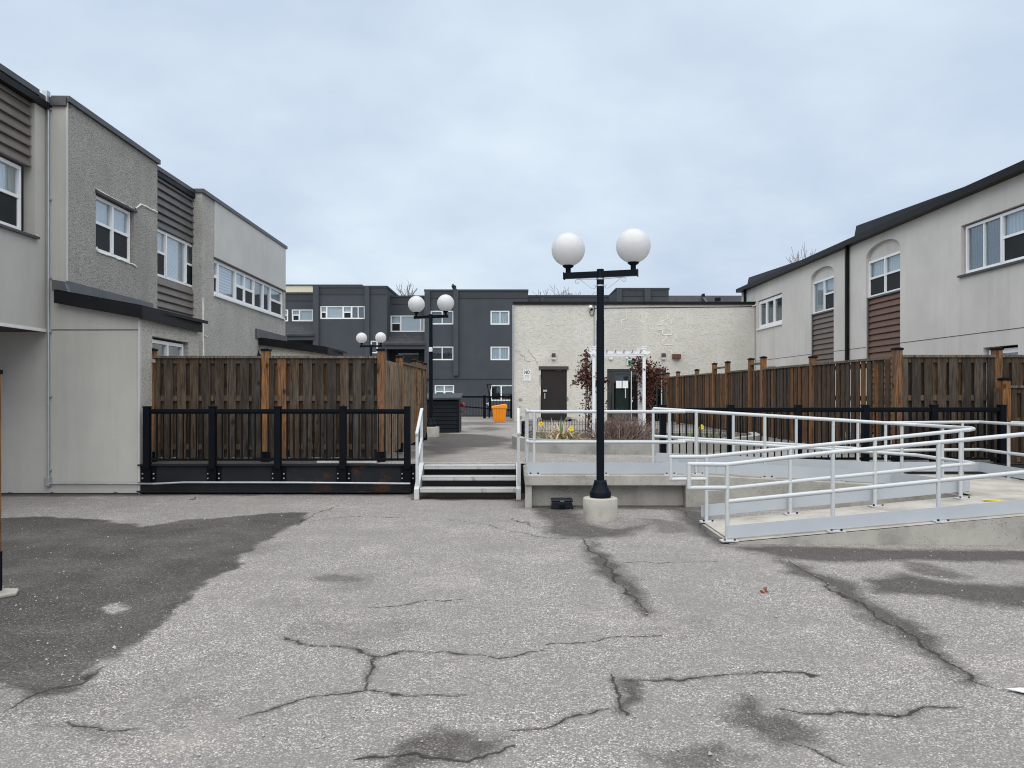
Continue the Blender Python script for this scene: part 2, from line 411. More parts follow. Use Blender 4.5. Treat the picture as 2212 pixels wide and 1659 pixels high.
# ------------------------------------------------------------------ mesh builder
class MB:
    def __init__(s): s.v = []; s.f = []; s.sm = []
    def add(s, vs, fs, smooth=False):
        b = len(s.v); s.v += [tuple(x) for x in vs]
        s.f += [tuple(i + b for i in f) for f in fs]; s.sm += [smooth] * len(fs); return s
    def obox(s, o, a, b, c):
        o, a, b, c = map(Vector, (o, a, b, c))
        vs = [o, o + a, o + a + b, o + b, o + c, o + a + c, o + a + b + c, o + b + c]
        return s.add(vs, [(0, 3, 2, 1), (4, 5, 6, 7), (0, 1, 5, 4), (1, 2, 6, 5), (2, 3, 7, 6), (3, 0, 4, 7)])
    def box(s, x0, x1, y0, y1, z0, z1):
        return s.obox((x0, y0, z0), (x1 - x0, 0, 0), (0, y1 - y0, 0), (0, 0, z1 - z0))
    def prism(s, pts, vec):
        pts = [Vector(p) for p in pts]; vec = Vector(vec); n = len(pts)
        vs = pts + [p + vec for p in pts]
        fs = [tuple(range(n))[::-1], tuple(range(n, 2 * n))] + [(i, (i + 1) % n, n + (i + 1) % n, n + i) for i in range(n)]
        return s.add(vs, fs)
    def cyl(s, p, q, r0, r1=None, n=10, cap=True):
        p, q = Vector(p), Vector(q); r1 = r0 if r1 is None else r1
        d = (q - p).normalized(); a = d.orthogonal().normalized(); b = d.cross(a)
        vs = []
        for c, r in ((p, r0), (q, r1)):
            for i in range(n):
                t = 2 * math.pi * i / n
                vs.append(c + a * math.cos(t) * r + b * math.sin(t) * r)
        s.add(vs, [(i, (i + 1) % n, n + (i + 1) % n, n + i) for i in range(n)], True)
        if cap: s.add(vs, [tuple(range(n))[::-1], tuple(range(n, 2 * n))])
        return s
    def ball(s, c, r, n=10, m=6, sz=1.0):
        c = Vector(c); vs = []; fs = []
        for j in range(m + 1):
            ph = math.pi * j / m
            for i in range(n):
                t = 2 * math.pi * i / n
                vs.append(c + Vector((math.sin(ph) * math.cos(t) * r, math.sin(ph) * math.sin(t) * r, math.cos(ph) * r * sz)))
        for j in range(m):
            for i in range(n):
                fs.append((j * n + i, (j + 1) * n + i, (j + 1) * n + (i + 1) % n, j * n + (i + 1) % n))
        return s.add(vs, fs, True)
    def pipe(s, pts, r, n=10):
        for i in range(len(pts) - 1): s.cyl(pts[i], pts[i + 1], r, r, n)
        for p in pts[1:-1]: s.ball(p, r, n, 6)
        return s
    def wire(s, pts, r, n=4):
        pts = [Vector(p) for p in pts]; rings = []
        for i, p in enumerate(pts):
            t = (pts[min(i + 1, len(pts) - 1)] - pts[max(i - 1, 0)]).normalized()
            a = t.orthogonal().normalized() if i == 0 else (prev - t * prev.dot(t)).normalized()
            prev = a; b = t.cross(a)
            rr = r[i] if isinstance(r, (list, tuple)) else r
            rings.append([p + (a * math.cos(2 * math.pi * k / n) + b * math.sin(2 * math.pi * k / n)) * rr for k in range(n)])
        vs = [q for g in rings for q in g]
        fs = [(i * n + k, i * n + (k + 1) % n, (i + 1) * n + (k + 1) % n, (i + 1) * n + k) for i in range(len(pts) - 1) for k in range(n)]
        return s.add(vs, fs, True)
    def lathe(s, c, prof, n=24, smooth=True):
        c = Vector(c); vs = []; fs = []
        for r, z in prof:
            for i in range(n):
                t = 2 * math.pi * i / n
                vs.append(c + Vector((r * math.cos(t), r * math.sin(t), z)))
        for j in range(len(prof) - 1):
            for i in range(n): fs.append((j * n + i, j * n + (i + 1) % n, (j + 1) * n + (i + 1) % n, (j + 1) * n + i))
        s.add(vs, fs, smooth)
        return s.add(vs, [tuple(range(n))[::-1], tuple(range((len(prof) - 1) * n, len(prof) * n))])
    def mesh(s, name, mat, org=(0, 0, 0)):
        me = bpy.data.meshes.new(name); o = Vector(org)
        me.from_pydata([tuple(Vector(v) - o) for v in s.v], [], s.f)
        me.polygons.foreach_set('use_smooth', s.sm)
        if mat: me.materials.append(MATS[mat])
        me.update(); return me
    def build(s, name, mat, parent=None, bevel=0, org=None):
        if org is None: org = wloc(parent) if parent else (0, 0, 0)
        me = s.mesh(name, mat, org)
        o = bpy.data.objects.new(name, me); COL.objects.link(o)
        if parent: o.parent = parent; LOC[o] = Vector(org)
        else: o.location = org; LOC[o] = Vector(org)
        if bevel:
            b = o.modifiers.new('bevel', 'BEVEL'); b.width = bevel; b.segments = 2; b.limit_method = 'ANGLE'
        return o
LOC = {}
def wloc(o): return LOC.get(o, Vector(o.location))
def tag(o, label=None, cat=None, group=None, kind=None):
    for k, v in (('label', label), ('category', cat), ('group', group), ('kind', kind)):
        if v: o[k] = v
    return o
def thing(name, loc, label, cat, group=None):
    o = bpy.data.objects.new(name, None); COL.objects.link(o); o.location = loc; o.empty_display_size = .2
    LOC[o] = Vector(loc); return tag(o, label, cat, group)
def inst(me, name, parent, loc, rz=0, rx=0, ry=0, scale=None):
    o = bpy.data.objects.new(name, me); COL.objects.link(o)
    o.parent = parent; o.location = Vector(loc) - wloc(parent); o.rotation_euler = (rx, ry, rz); LOC[o] = Vector(loc)
    if scale: o.scale = scale
    return o
def copy_tree(o, parent=None):
    c = o.copy(); COL.objects.link(c); c.parent = parent
    for ch in list(o.children): copy_tree(ch, c)
    return c

class Wall:
    """vertical plane through two plan points; outward side given by sign"""
    def __init__(s, A, B, sign=1):
        s.A = Vector((A[0], A[1], 0)); B = Vector((B[0], B[1], 0)); s.L = (B - s.A).length
        s.u = (B - s.A) / s.L; s.n = Vector((s.u.y, -s.u.x, 0)) * sign
    def p(s, a, z, d=0): return s.A + s.u * a + s.n * d + Vector((0, 0, z))
    def s_(s, x):
        k = (x - CX) / FX
        return (k * s.A.y - s.A.x) / (s.u.x - k * s.u.y)
    def z_(s, x, y):
        return PZ(y, (s.A + s.u * s.s_(x)).y)
    def box(s, mb, a0, a1, z0, z1, d0, d1):
        return mb.obox(s.p(a0, z0, d0), s.u * (a1 - a0), s.n * (d1 - d0), Vector((0, 0, z1 - z0)))
    def quad(s, mb, a0, a1, z0, z1, d=0):
        return mb.add([s.p(a0, z0, d), s.p(a1, z0, d), s.p(a1, z1, d), s.p(a0, z1, d)], [(0, 1, 2, 3)])
    def face(s, mb, a0, a1, z0, z1, holes=(), depth=.12):
        """wall sheet with openings and their reveals"""
        ss = sorted({a0, a1, *[min(max(h[i], a0), a1) for h in holes for i in (0, 1)]})
        zs = sorted({z0, z1, *[min(max(h[i], z0), z1) for h in holes for i in (2, 3)]})
        for i in range(len(ss) - 1):
            for j in range(len(zs) - 1):
                ca, cz = (ss[i] + ss[i + 1]) / 2, (zs[j] + zs[j + 1]) / 2
                if any(h[0] < ca < h[1] and h[2] < cz < h[3] for h in holes): continue
                s.quad(mb, ss[i], ss[i + 1], zs[j], zs[j + 1])
        for h in holes:
            dp = h[4] if len(h) > 4 else depth
            q = [(h[0], h[2]), (h[1], h[2]), (h[1], h[3]), (h[0], h[3])]
            for i in range(4):
                (xa, za), (xb, zb) = q[i], q[(i + 1) % 4]
                mb.add([s.p(xa, za), s.p(xb, zb), s.p(xb, zb, -dp), s.p(xa, za, -dp)], [(0, 1, 2, 3)])
        return mb

def window(root, w, a0, a1, z0, z1, units, d=-.08, fr=.05, mat='vinyl_white', back=.10):
    """units: list of (f0, f1, type, behind) across the width; type dh / fix / slide / grid"""
    f = MB(); t = .06
    w.box(f, a0, a1, z0, z0 + fr, d - t, d); w.box(f, a0, a1, z1 - fr, z1, d - t, d)
    w.box(f, a0, a0 + fr, z0 + fr, z1 - fr, d - t, d); w.box(f, a1 - fr, a1, z0 + fr, z1 - fr, d - t, d)
    panes = []; W = a1 - a0
    for i, (f0, f1, ty, bh) in enumerate(units):
        b0, b1 = a0 + W * f0, a0 + W * f1
        if i > 0: w.box(f, b0 - fr * .55, b0 + fr * .55, z0 + fr, z1 - fr, d - t, d + .008)
        b0 += fr * (1.0 if i == 0 else .55); b1 -= fr * (1.0 if i == len(units) - 1 else .55)
        zm = z0 + (z1 - z0) * .52
        zb, zt = z0 + fr, z1 - fr
        if ty == 'dh':
            w.box(f, b0, b1, zm - fr * .45, zm + fr * .45, d - t, d - .004)
            for (c0, c1) in ((b0, b0 + fr * .3), (b1 - fr * .3, b1)): w.box(f, c0, c1, zb, zm - fr * .45, d - t, d - .012)
            panes += [(b0, b1, zm + fr * .45, zt, bh, 'glass'), (b0 + fr * .3, b1 - fr * .3, zb, zm - fr * .45, 'screen', None)]
        elif ty == 'slide':
            bm = (b0 + b1) / 2
            w.box(f, bm - fr * .35, bm + fr * .35, zb, zt, d - t, d - .006)
            panes += [(b0, bm - fr * .35, zb, zt, bh, 'glass'), (bm + fr * .35, b1, zb, zt, bh, 'glass')]
        else:
            panes += [(b0, b1, zb, zt, bh, 'glass')]
    win = f.build('window', mat, root)
    for (c0, c1, y0, y1, bh, gl) in panes:
        if gl is None:
            q = MB(); w.box(q, c0, c1, y0, y1, d - .035, d - .025); q.build('insect_screen', bh, win); continue
        q = MB(); w.box(q, c0, c1, y0, y1, d - .045, d - .035); q.build('pane', gl, win)
        q = MB(); dd = d - .09 if bh != 'interior' else d - .22
        w.box(q, c0 - .03, c1 + .03, y0 - .02, y1 + .02, dd - .01, dd)
        q.build({'screen': 'insect_screen', 'interior': 'room_shade'}.get(bh, 'blind' if 'blind' in bh else 'curtain'), bh, win)
    return win

def siding(root, w, a0, a1, z0, z1, n, mat, d=-.05):
    """overlapping horizontal boards, one object each, sharing one mesh"""
    hgt = (z1 - z0) / n; mb = MB()
    q = [w.p(a0, z0, d), w.p(a0, z0, d + .045), w.p(a0, z0 + .012, d + .048), w.p(a0, z0 + hgt - .022, d + .012), w.p(a0, z0 + hgt + .004, d + .004), w.p(a0, z0 + hgt + .004, d - .01), w.p(a0, z0, d - .01)]
    mb.prism(q, w.u * (a1 - a0))
    org = w.p(a0, z0, d); me = mb.mesh('siding_board', mat, org)
    for i in range(n): inst(me, 'siding_board', root, org + Vector((0, 0, hgt * i)))

def bead(mb, w, pts, r=.012, d=.004):
    """a thin irregular bead of filler on a wall, along (s, z) points"""
    out = []
    for i in range(len(pts) - 1):
        (a, b), (c, e) = pts[i], pts[i + 1]; n = max(2, int(math.hypot(c - a, e - b) / .07))
        for k in range(n):
            t = k / n; out.append(w.p(a + (c - a) * t + random.uniform(-.008, .008), b + (e - b) * t + random.uniform(-.008, .008), d))
    out.append(w.p(*pts[-1], d))
    mb.wire(out, [r * random.uniform(.6, 1.3) for _ in out], 5)

def text_mesh(txt, size, mat, name, parent, loc, rot, extrude=.002, bold=0):
    cu = bpy.data.curves.new(name, 'FONT'); cu.body = txt; cu.size = size; cu.extrude = extrude; cu.align_x = 'CENTER'; cu.align_y = 'CENTER'; cu.offset = bold
    tmp = bpy.data.objects.new('tmp', cu); COL.objects.link(tmp)
    bpy.context.view_layer.update()
    me = bpy.data.meshes.new_from_object(tmp.evaluated_get(bpy.context.evaluated_depsgraph_get()))
    bpy.data.objects.remove(tmp); bpy.data.curves.remove(cu)
    me.materials.clear(); me.materials.append(MATS[mat])
    o = inst(me, name, parent, loc); o.rotation_euler = rot
    return o

# ------------------------------------------------------------------ the ground
def vnoise(x, y, seed):
    xi = np.floor(x).astype(np.int64); yi = np.floor(y).astype(np.int64); fx = x - xi; fy = y - yi
    fx = fx * fx * (3 - 2 * fx); fy = fy * fy * (3 - 2 * fy)
    def h(a, b):
        n = (a * 374761393 + b * 668265263 + seed * 974711) & 0x7fffffff
        n = ((n ^ (n >> 13)) * 1274126177) & 0x7fffffff
        return ((n ^ (n >> 16)) & 0xffff) / 65535.0
    return (h(xi, yi) * (1 - fx) + h(xi + 1, yi) * fx) * (1 - fy) + (h(xi, yi + 1) * (1 - fx) + h(xi + 1, yi + 1) * fx) * fy
def fbm(x, y, seed, o=4):
    r = 0; a = .5
    for i in range(o): r = r + a * vnoise(x * 2 ** i, y * 2 ** i, seed + i * 17); a *= .5
    return r / (1 - .5 ** o)
def seg_d(x, y, a, b):
    ax, ay = a; bx, by = b; dx, dy = bx - ax, by - ay; L = dx * dx + dy * dy + 1e-9
    t = np.clip(((x - ax) * dx + (y - ay) * dy) / L, 0, 1)
    return np.hypot(x - ax - t * dx, y - ay - t * dy), t
def poly_sd(x, y, pts):
    d = np.full(x.shape, 1e9); ins = np.zeros(x.shape, bool); n = len(pts)
    for i in range(n):
        a, b = pts[i], pts[(i + 1) % n]
        d = np.minimum(d, seg_d(x, y, a, b)[0])
        c = ((a[1] > y) != (b[1] > y))
        xc = (b[0] - a[0]) * (y - a[1]) / ((b[1] - a[1]) if abs(b[1] - a[1]) > 1e-9 else 1e-9) + a[0]
        ins ^= c & (x < xc)
    return np.where(ins, d, -d)
def soft(sd, w): return np.clip(.5 + sd / (2 * w), 0, 1)

def sheet(name, xs, ys, z, mat, field):
    X, Y = np.meshgrid(xs, ys); nx, ny = len(xs), len(ys)
    co = np.empty((ny, nx, 3), np.float32); co[..., 0] = X; co[..., 1] = Y; co[..., 2] = z
    lump = (fbm(X * .9, Y * .9, 5, 3) - .5)
    co[..., 2] += lump * .012
    me = bpy.data.meshes.new(name)
    idx = np.arange(nx * ny).reshape(ny, nx)
    q = np.stack([idx[:-1, :-1], idx[:-1, 1:], idx[1:, 1:], idx[1:, :-1]], -1).reshape(-1, 4)
    me.vertices.add(nx * ny); me.vertices.foreach_set('co', co.ravel())
    me.loops.add(q.size); me.loops.foreach_set('vertex_index', q.ravel().astype(np.int32))
    me.polygons.add(len(q)); me.polygons.foreach_set('loop_start', np.arange(0, q.size, 4, dtype=np.int32))
    me.polygons.foreach_set('loop_total', np.full(len(q), 4, np.int32))
    me.update(calc_edges=True)
    me.polygons.foreach_set('use_smooth', np.ones(len(q), bool))
    at = me.attributes.new('stain', 'FLOAT_COLOR', 'POINT')
    r, g, b = field(X, Y)
    at.data.foreach_set('color', np.stack([r, g, b, np.ones_like(r)], -1).astype(np.float32).ravel())
    me.materials.append(MATS[mat])
    o = bpy.data.objects.new(name, me); COL.objects.link(o)
    return tag(o, kind='structure')

def lot_field(X, Y):
    wx = X + (fbm(X * 2.3, Y * 2.3, 1) - .5) * .26 + (fbm(X * 9, Y * 9, 2) - .5) * .10
    wy = Y + (fbm(X * 2.3, Y * 2.3, 3) - .5) * .26 + (fbm(X * 9, Y * 9, 4) - .5) * .10
    px = [(-1600, 1112), (0, 1119), (110, 1116), (230, 1127), (310, 1137), (400, 1124), (520, 1113), (640, 1106), (672, 1108), (640, 1130), (590, 1156), (545, 1185),
          (505, 1205), (510, 1228), (470, 1240), (425, 1268), (405, 1300), (365, 1336), (330, 1362), (285, 1395), (225, 1440), (165, 1478), (110, 1500), (60, 1505), (0, 1478), (-1600, 1440)]
    patch = soft(poly_sd(wx, wy, [G(*p) for p in px]), .09)
    hole = soft(poly_sd(wx, wy, [G(*p) for p in [(236, 1308), (262, 1298), (292, 1300), (298, 1312), (270, 1323), (244, 1320)]]), .05)
    patch = np.clip(patch - hole * .85, 0, 1)
    crack = np.zeros_like(X); damp_shade = np.zeros_like(X)
    cx = X + (fbm(X * 5, Y * 5, 21) - .5) * .16 + (fbm(X * 17, Y * 17, 22) - .5) * .035
    cy = Y + (fbm(X * 5, Y * 5, 23) - .5) * .16 + (fbm(X * 17, Y * 17, 24) - .5) * .035
    wmod = .45 + fbm(X * 2.1, Y * 2.1, 25) * 1.1
    C = [(.014, [(610, 1380), (680, 1395), (760, 1410), (830, 1420), (880, 1410), (960, 1412), (1060, 1418), (1120, 1410), (1180, 1408)]),
         (.016, [(832, 1422), (800, 1450), (780, 1490), (720, 1500), (640, 1520), (540, 1545)]),
         (.011, [(780, 1490), (840, 1505), (940, 1500), (1010, 1497)]),
         (.010, [(1180, 1397), (1280, 1386), (1350, 1375), (1420, 1371)]),
         (.012, [(1320, 1472), (1400, 1468), (1500, 1462), (1640, 1450), (1770, 1462)]),
         (.016, [(1325, 1455), (1345, 1500), (1350, 1540)]),
         (.012, [(735, 1090), (690, 1105), (640, 1135)]), (.010, [(960, 1122), (1060, 1133), (1150, 1160), (1262, 1166)]),
         (.010, [(1100, 1118), (1160, 1140), (1230, 1128)]), (.009, [(660, 1128), (760, 1115), (880, 1120)]),
         (.020, [(1262, 1162), (1275, 1190), (1310, 1215), (1335, 1255), (1362, 1290), (1392, 1326)]),
         (.020, [(1700, 1210), (1760, 1245), (1830, 1290), (1950, 1365), (2050, 1425), (2105, 1468), (2175, 1492)]),
         (.018, [(1680, 1530), (1800, 1535), (1950, 1545), (2085, 1525)]), (.009, [(800, 1312), (900, 1300), (1010, 1296)]),
         (.012, [(160, 1555), (205, 1570), (300, 1576)]), (.010, [(1100, 1580), (1170, 1570), (1230, 1545), (1320, 1525)]),
         (.010, [(0, 1540), (70, 1505), (170, 1478), (240, 1440)]), (.008, [(1300, 1210), (1420, 1218), (1560, 1212)]),
         (.012, [(1690, 1590), (1780, 1625), (1840, 1650)]), (.012, [(760, 1640), (880, 1630), (1000, 1640), (1120, 1620)]),
         (.010, [(1460, 1095), (1500, 1125), (1530, 1160)])]
    for w, ln in C:
        pts = [G(*p) for p in ln]; n = len(pts) - 1
        for i in range(n):
            dd, t = seg_d(cx, cy, pts[i], pts[i + 1])
            s = (i + t) / n; taper = np.clip(np.minimum(s, 1 - s) * 5 + .35, .35, 1)
            crack = np.maximum(crack, np.clip(1.25 - dd / (w * wmod * taper * .75 + .003), 0, 1))
            damp_shade = np.maximum(damp_shade, np.clip(.62 - dd / (w * 6.5 * wmod * taper), 0, .6))
    D = [(.9, .10, [(1268, 1170), (1300, 1195), (1335, 1225), (1372, 1275), (1398, 1330), (1372, 1318), (1340, 1275), (1305, 1245), (1276, 1215)]),
         (.85, .12, [(1690, 1205), (1780, 1235), (1850, 1270), (1960, 1345), (2090, 1440), (2130, 1480), (2100, 1478), (2040, 1430), (1930, 1370), (1830, 1300), (1730, 1240)]),
         (.85, .12, [(1585, 1182), (1800, 1184), (2260, 1190), (2260, 1216), (2100, 1212), (1960, 1206), (1800, 1212), (1690, 1206)]),
         (.80, .14, [(1860, 1252), (1960, 1240), (2070, 1262), (2260, 1262), (2260, 1325), (2120, 1305), (1990, 1288), (1890, 1280)]),
         (.65, .10, [(1920, 1206), (2000, 1215), (2090, 1245), (2060, 1252), (1980, 1235)]),
         (.72, .08, [(1560, 1525), (1610, 1510), (1650, 1540), (1720, 1555), (1730, 1580), (1650, 1590), (1590, 1560)]),
         (.65, .08, [(1640, 1565), (1740, 1570), (1750, 1600), (1680, 1610)]),
         (.72, .07, [(850, 1610), (930, 1585), (1010, 1590), (1090, 1600), (1010, 1630), (900, 1650), (820, 1655)]),
         (.60, .07, [(1400, 1640), (1480, 1620), (1560, 1610), (1600, 1625), (1500, 1655)]),
         (.80, .06, [(1318, 1462), (1340, 1460), (1362, 1500), (1356, 1540), (1335, 1530), (1330, 1490)]),
         (.75, .14, [(1130, 1086), (1250, 1098), (1262, 1130), (1330, 1142), (1420, 1128), (1340, 1160), (1250, 1165), (1180, 1150), (1195, 1130)]),
         (.80, .14, [(1440, 1098), (1520, 1105), (1530, 1140), (1590, 1172), (1560, 1180), (1500, 1150), (1470, 1130)]),
         (.55, .10, [(660, 1245), (720, 1238), (790, 1246), (750, 1258), (690, 1256)]),
         (.55, .10, [(1380, 1120), (1460, 1128), (1500, 1150), (1430, 1152)]),
         (.80, .18, [(-200, 1062), (320, 1062), (320, 1071), (-200, 1074)]), (.80, .12, [(300, 1060), (890, 1058), (890, 1070), (300, 1070)]),  # wall and beam feet: contact shade painted into the mask
         (.85, .14, [(885, 1040), (1130, 1040), (1130, 1084), (1110, 1082), (900, 1079)]),  # darker ground under the steps
         (.70, .12, [(1130, 1080), (1530, 1085), (1530, 1104), (1330, 1100), (1130, 1098)]),
         (.45, .10, [(100, 1560), (240, 1560), (330, 1590), (180, 1590)])]
    for a, w, ln in D:
        damp_shade = np.maximum(damp_shade, a * soft(poly_sd(wx, wy, [G(*p) for p in ln]) + .03, w * .85))
    damp_shade = np.maximum(damp_shade, np.clip((fbm(X * .8, Y * .8, 41) - .60) * 2.0, 0, .32))
    return patch, crack, damp_shade

ys = [1.2]
while ys[-1] < 12.2: ys.append(ys[-1] + .0062 * max(ys[-1], 2.4) ** 1.15 / 2.0)
xs = [0.0]
while xs[-1] < 11: xs.append(xs[-1] + (.0105 if xs[-1] < 2.4 else .0105 + (xs[-1] - 2.4) * .0045))
xs = np.array([-x for x in xs[:0:-1]] + xs); ys = np.array(ys)
lot = sheet('asphalt_lot', xs, ys, 0.0, 'asphalt', lot_field)

def court_field(X, Y):
    wx = X + (fbm(X * 1.7, Y * 1.7, 61) - .5) * .8; wy = Y + (fbm(X * 1.7, Y * 1.7, 62) - .5) * 1.2
    z = np.zeros_like(X); damp_shade = z.copy()
    for a, ln in ((.95, [(905, 945), (960, 936), (1070, 940), (1112, 950), (1095, 962), (1030, 966), (980, 978), (900, 984)]),
                  (.7, [(1000, 925), (1060, 921), (1100, 927), (1050, 932)]), (.6, [(1005, 912), (1060, 915), (1110, 918), (1030, 920)])):
        damp_shade = np.maximum(damp_shade, a * soft(poly_sd(wx, wy, [G(*p, PLZ) for p in ln]), .35))
    damp_shade = np.maximum(damp_shade, np.clip((fbm(X * .5, Y * .3, 65) - .52) * 3, 0, .65))
    damp_shade = np.maximum(damp_shade, 1.0 * soft(poly_sd(X + (wx - X) * .15, Y, [(-6.2, 11.4), (-2.05, 11.4), (-2.05, 12.25), (-6.2, 12.25)]), .1))  # strip under the left fence: shade of the gap painted dark
    cr = z.copy(); cx = X + (fbm(X * 4, Y * 4, 66) - .5) * .3
    for ln in ([(1240, 985), (1290, 995)], [(1286, 984), (1330, 992), (1380, 990)]):
        dd, t = seg_d(cx, Y, G(*ln[0], PLZ), G(*ln[1], PLZ)); cr = np.maximum(cr, np.clip(1.2 - dd / .02, 0, 1))
    return z, cr, damp_shade
court = sheet('courtyard', np.linspace(-14, 13, 340), np.concatenate([np.linspace(11.62, 14, 60), np.linspace(14.08, 34.6, 260)]), PLZ, 'asphalt_court', court_field)
mb = MB(); mb.box(-14, 13, 11.62, 34.6, -2.4, PLZ - .02)
mb.build('courtyard_base', 'interior', court)  # near-black colour puts in the shade of the void behind the steps
mb = MB()
mb.add([(-500, -400, -.03), (500, -400, -.03), (500, 34.5, -.03), (-500, 34.5, -.03), (500, 34.5, -2.5), (-500, 34.5, -2.5), (500, 900, -2.5), (-500, 900, -2.5)],
       [(0, 1, 2, 3), (3, 2, 4, 5), (5, 4, 6, 7)])
tag(mb.build('ground', 'asphalt'), kind='structure')
# paver course along the courtyard's front edge above the steps
mb = MB(); mb.box(-.092, .092, 0, .10, 0, .012); pm = mb.mesh('paver', 'paver')
for i in range(8): inst(pm, 'paver', court, (-1.25 + i * .193, 11.62, PLZ + .001), random.uniform(-.01, .01))

# ------------------------------------------------------------------ left townhouse row
TOP = 5.90
lb = thing('townhouse_row', (-7.0, 11.52, 0), 'two-storey grey stucco townhouse row on the left with dark siding bands and stepped faces', 'building')
W1 = Wall((-6.67, 11.52), (-6.76, 14.65)); W2 = Wall((-6.93, 14.65), (-6.95, 16.75)); W3 = Wall((-6.76, 16.75), (-6.87, 23.3))
WL = Wall((-6.86, 7.5), (-6.98, 11.52)); WS = Wall((-5.58, 11.52), (-5.72, 14.0))
# front wall, one sheet (lower storey and the narrow upper strip)
mb = MB(); y = 11.52
mb.add([(-9.6, y, -.05), (-5.58, y, -.05), (-5.58, y, 2.64), (-6.67, y, 2.93), (-6.67, y, TOP), (-6.98, y, TOP), (-6.98, y, 2.44), (-9.6, y, 2.44)], [tuple(range(8))])
front = mb.build('front_wall', 'stucco_smooth', lb)
mb = MB(); mb.box(-6.9, -5.585, 11.512, 11.522, 2.455, 2.467); mb.build('control_joint', 'concrete_dark', front)
mb = MB()                                     # pale corner bead and chipped foot of the wall
mb.box(-6.685, -6.655, 11.507, 11.525, 3.1, TOP); mb.build('corner_bead', 'stucco_panel', lb)
mb = MB()
for i in range(5):
    x = random.choice([random.uniform(-7.6, -6.9), random.uniform(-6.1, -5.6), random.uniform(-6.9, -6.0)]); w = random.uniform(.04, .16)
    mb.prism([(x, 11.516, .0), (x + w, 11.516, .0), (x + w * .8, 11.516, random.uniform(.01, .03)), (x + w * .3, 11.516, random.uniform(.015, .035))], (0, -.006, 0))
mb.build('chipped_foot', 'concrete_dark', lb)
mb = MB(); mb.box(-9.6, -5.60, 11.498, 11.5185, -.02, .016); mb.build('contact_shade', 'interior', lb)  # dark strip standing in for contact shade along the wall foot
# overhanging volume
h0, h1 = 0.4, WL.s_(75)
mb = MB(); WL.face(mb, 0, WL.L, 2.44, TOP, [(h0, h1, 3.80, 5.84, .16)]); mb.build('overhang_wall', 'stucco_smooth', lb)
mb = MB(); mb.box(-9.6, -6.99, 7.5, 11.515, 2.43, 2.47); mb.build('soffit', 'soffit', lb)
mb = MB(); WL.box(mb, -.05, WL.L, 2.425, 2.47, -.02, .012); mb.build('drip_edge', 'vinyl_grimy', lb)
mb = MB(); mb.box(-9.7, -9.6, 5.2, 11.6, -.05, 5.9); mb.build('passage_wall', 'stucco_smooth', lb)
mb = MB(); mb.box(-9.6, -6.87, 7.42, 7.49, 2.47, TOP); mb.build('end_wall', 'stucco_smooth', lb)
siding(lb, WL, h0 + .01, h1 - .03, 4.80, 5.83, 7, 'siding_brown', -.075)
window(lb, WL, h0 + .1, WL.s_(61), 3.84, 4.77, [(0, .30, 'dh', 'curtain'), (.30, .62, 'fix', 'blind'), (.62, .79, 'fix', 'interior'), (.79, 1, 'dh', 'curtain')], -.10)
mb = MB(); WL.box(mb, h0, WL.s_(79), 3.765, 3.80, -.1, .05); mb.build('window_sill', 'cap_metal', lb)
mb = MB(); bead(mb, WL, [(WL.s_(72), 3.815), (WL.s_(79), 3.812), (WL.s_(79.5), 3.77)], .012, .03); mb.build('sealant', 'sealant', lb)
# block 1: rough stucco face
a0, a1 = W1.s_(207), W1.s_(290)
mb = MB(); W1.face(mb, 0, W1.L, 2.3, TOP, [(a0, a1, 3.80, 4.76, .13)]); mb.build('stucco_wall', 'stucco_rough_grey', lb)
window(lb, W1, a0 + .01, a1 - .05, 3.82, 4.72, [(0, .5, 'dh', 'blind'), (.5, 1, 'dh', 'blind')], -.05)
mb = MB(); W1.box(mb, a0 - .02, a1 + .06, 4.735, 4.775, -.12, .03); mb.build('window_head', 'lintel_brown', lb)
mb = MB()
bead(mb, W1, [(a0 - .02, 4.79), (a0 + .3, 4.785), (a1 - .2, 4.78), (a1 + .1, 4.775)]); bead(mb, W1, [(a0, 3.86), (a0 + .02, 3.79), (a0 + .4, 3.80), (a1, 3.79), (a1 + .08, 3.77)], .018)
bead(mb, W1, [(a1 + .02, 4.80), (a1 + .25, 4.93), (a1 + .45, 4.955), (W1.L - .35, 4.94), (W1.L - .02, 4.95)], .018)
mb.build('sealant', 'sealant', lb)
mb = MB(); mb.add([(-6.76, 14.65, 2.3), (-6.95, 14.65, 2.3), (-6.95, 14.65, TOP), (-6.76, 14.65, TOP)], [(0, 1, 2, 3)]); mb.build('return_wall', 'stucco_rough_grey', lb)
# block 2: siding bay
siding(lb, W2, 0, W2.L, 4.76, 5.83, 7, 'siding_charcoal', -.03)
siding(lb, W2, 0, W2.L, 2.03, 3.79, 12, 'siding_brown', -.03)
b0, b1 = W2.s_(330), W2.s_(427)
mb = MB(); W2.face(mb, 0, W2.L, .4, TOP, [(b0, b1, 3.8, 4.74, .1)]); 
for v in range(len(mb.v)): mb.v[v] = tuple(Vector(mb.v[v]) - W2.n * .05)
mb.build('bay_wall', 'vinyl_grimy', lb)
window(lb, W2, b0, b1, 3.81, 4.74, [(0, .30, 'dh', 'blind'), (.30, .745, 'fix', 'blind'), (.745, 1, 'dh', 'curtain')], -.03)
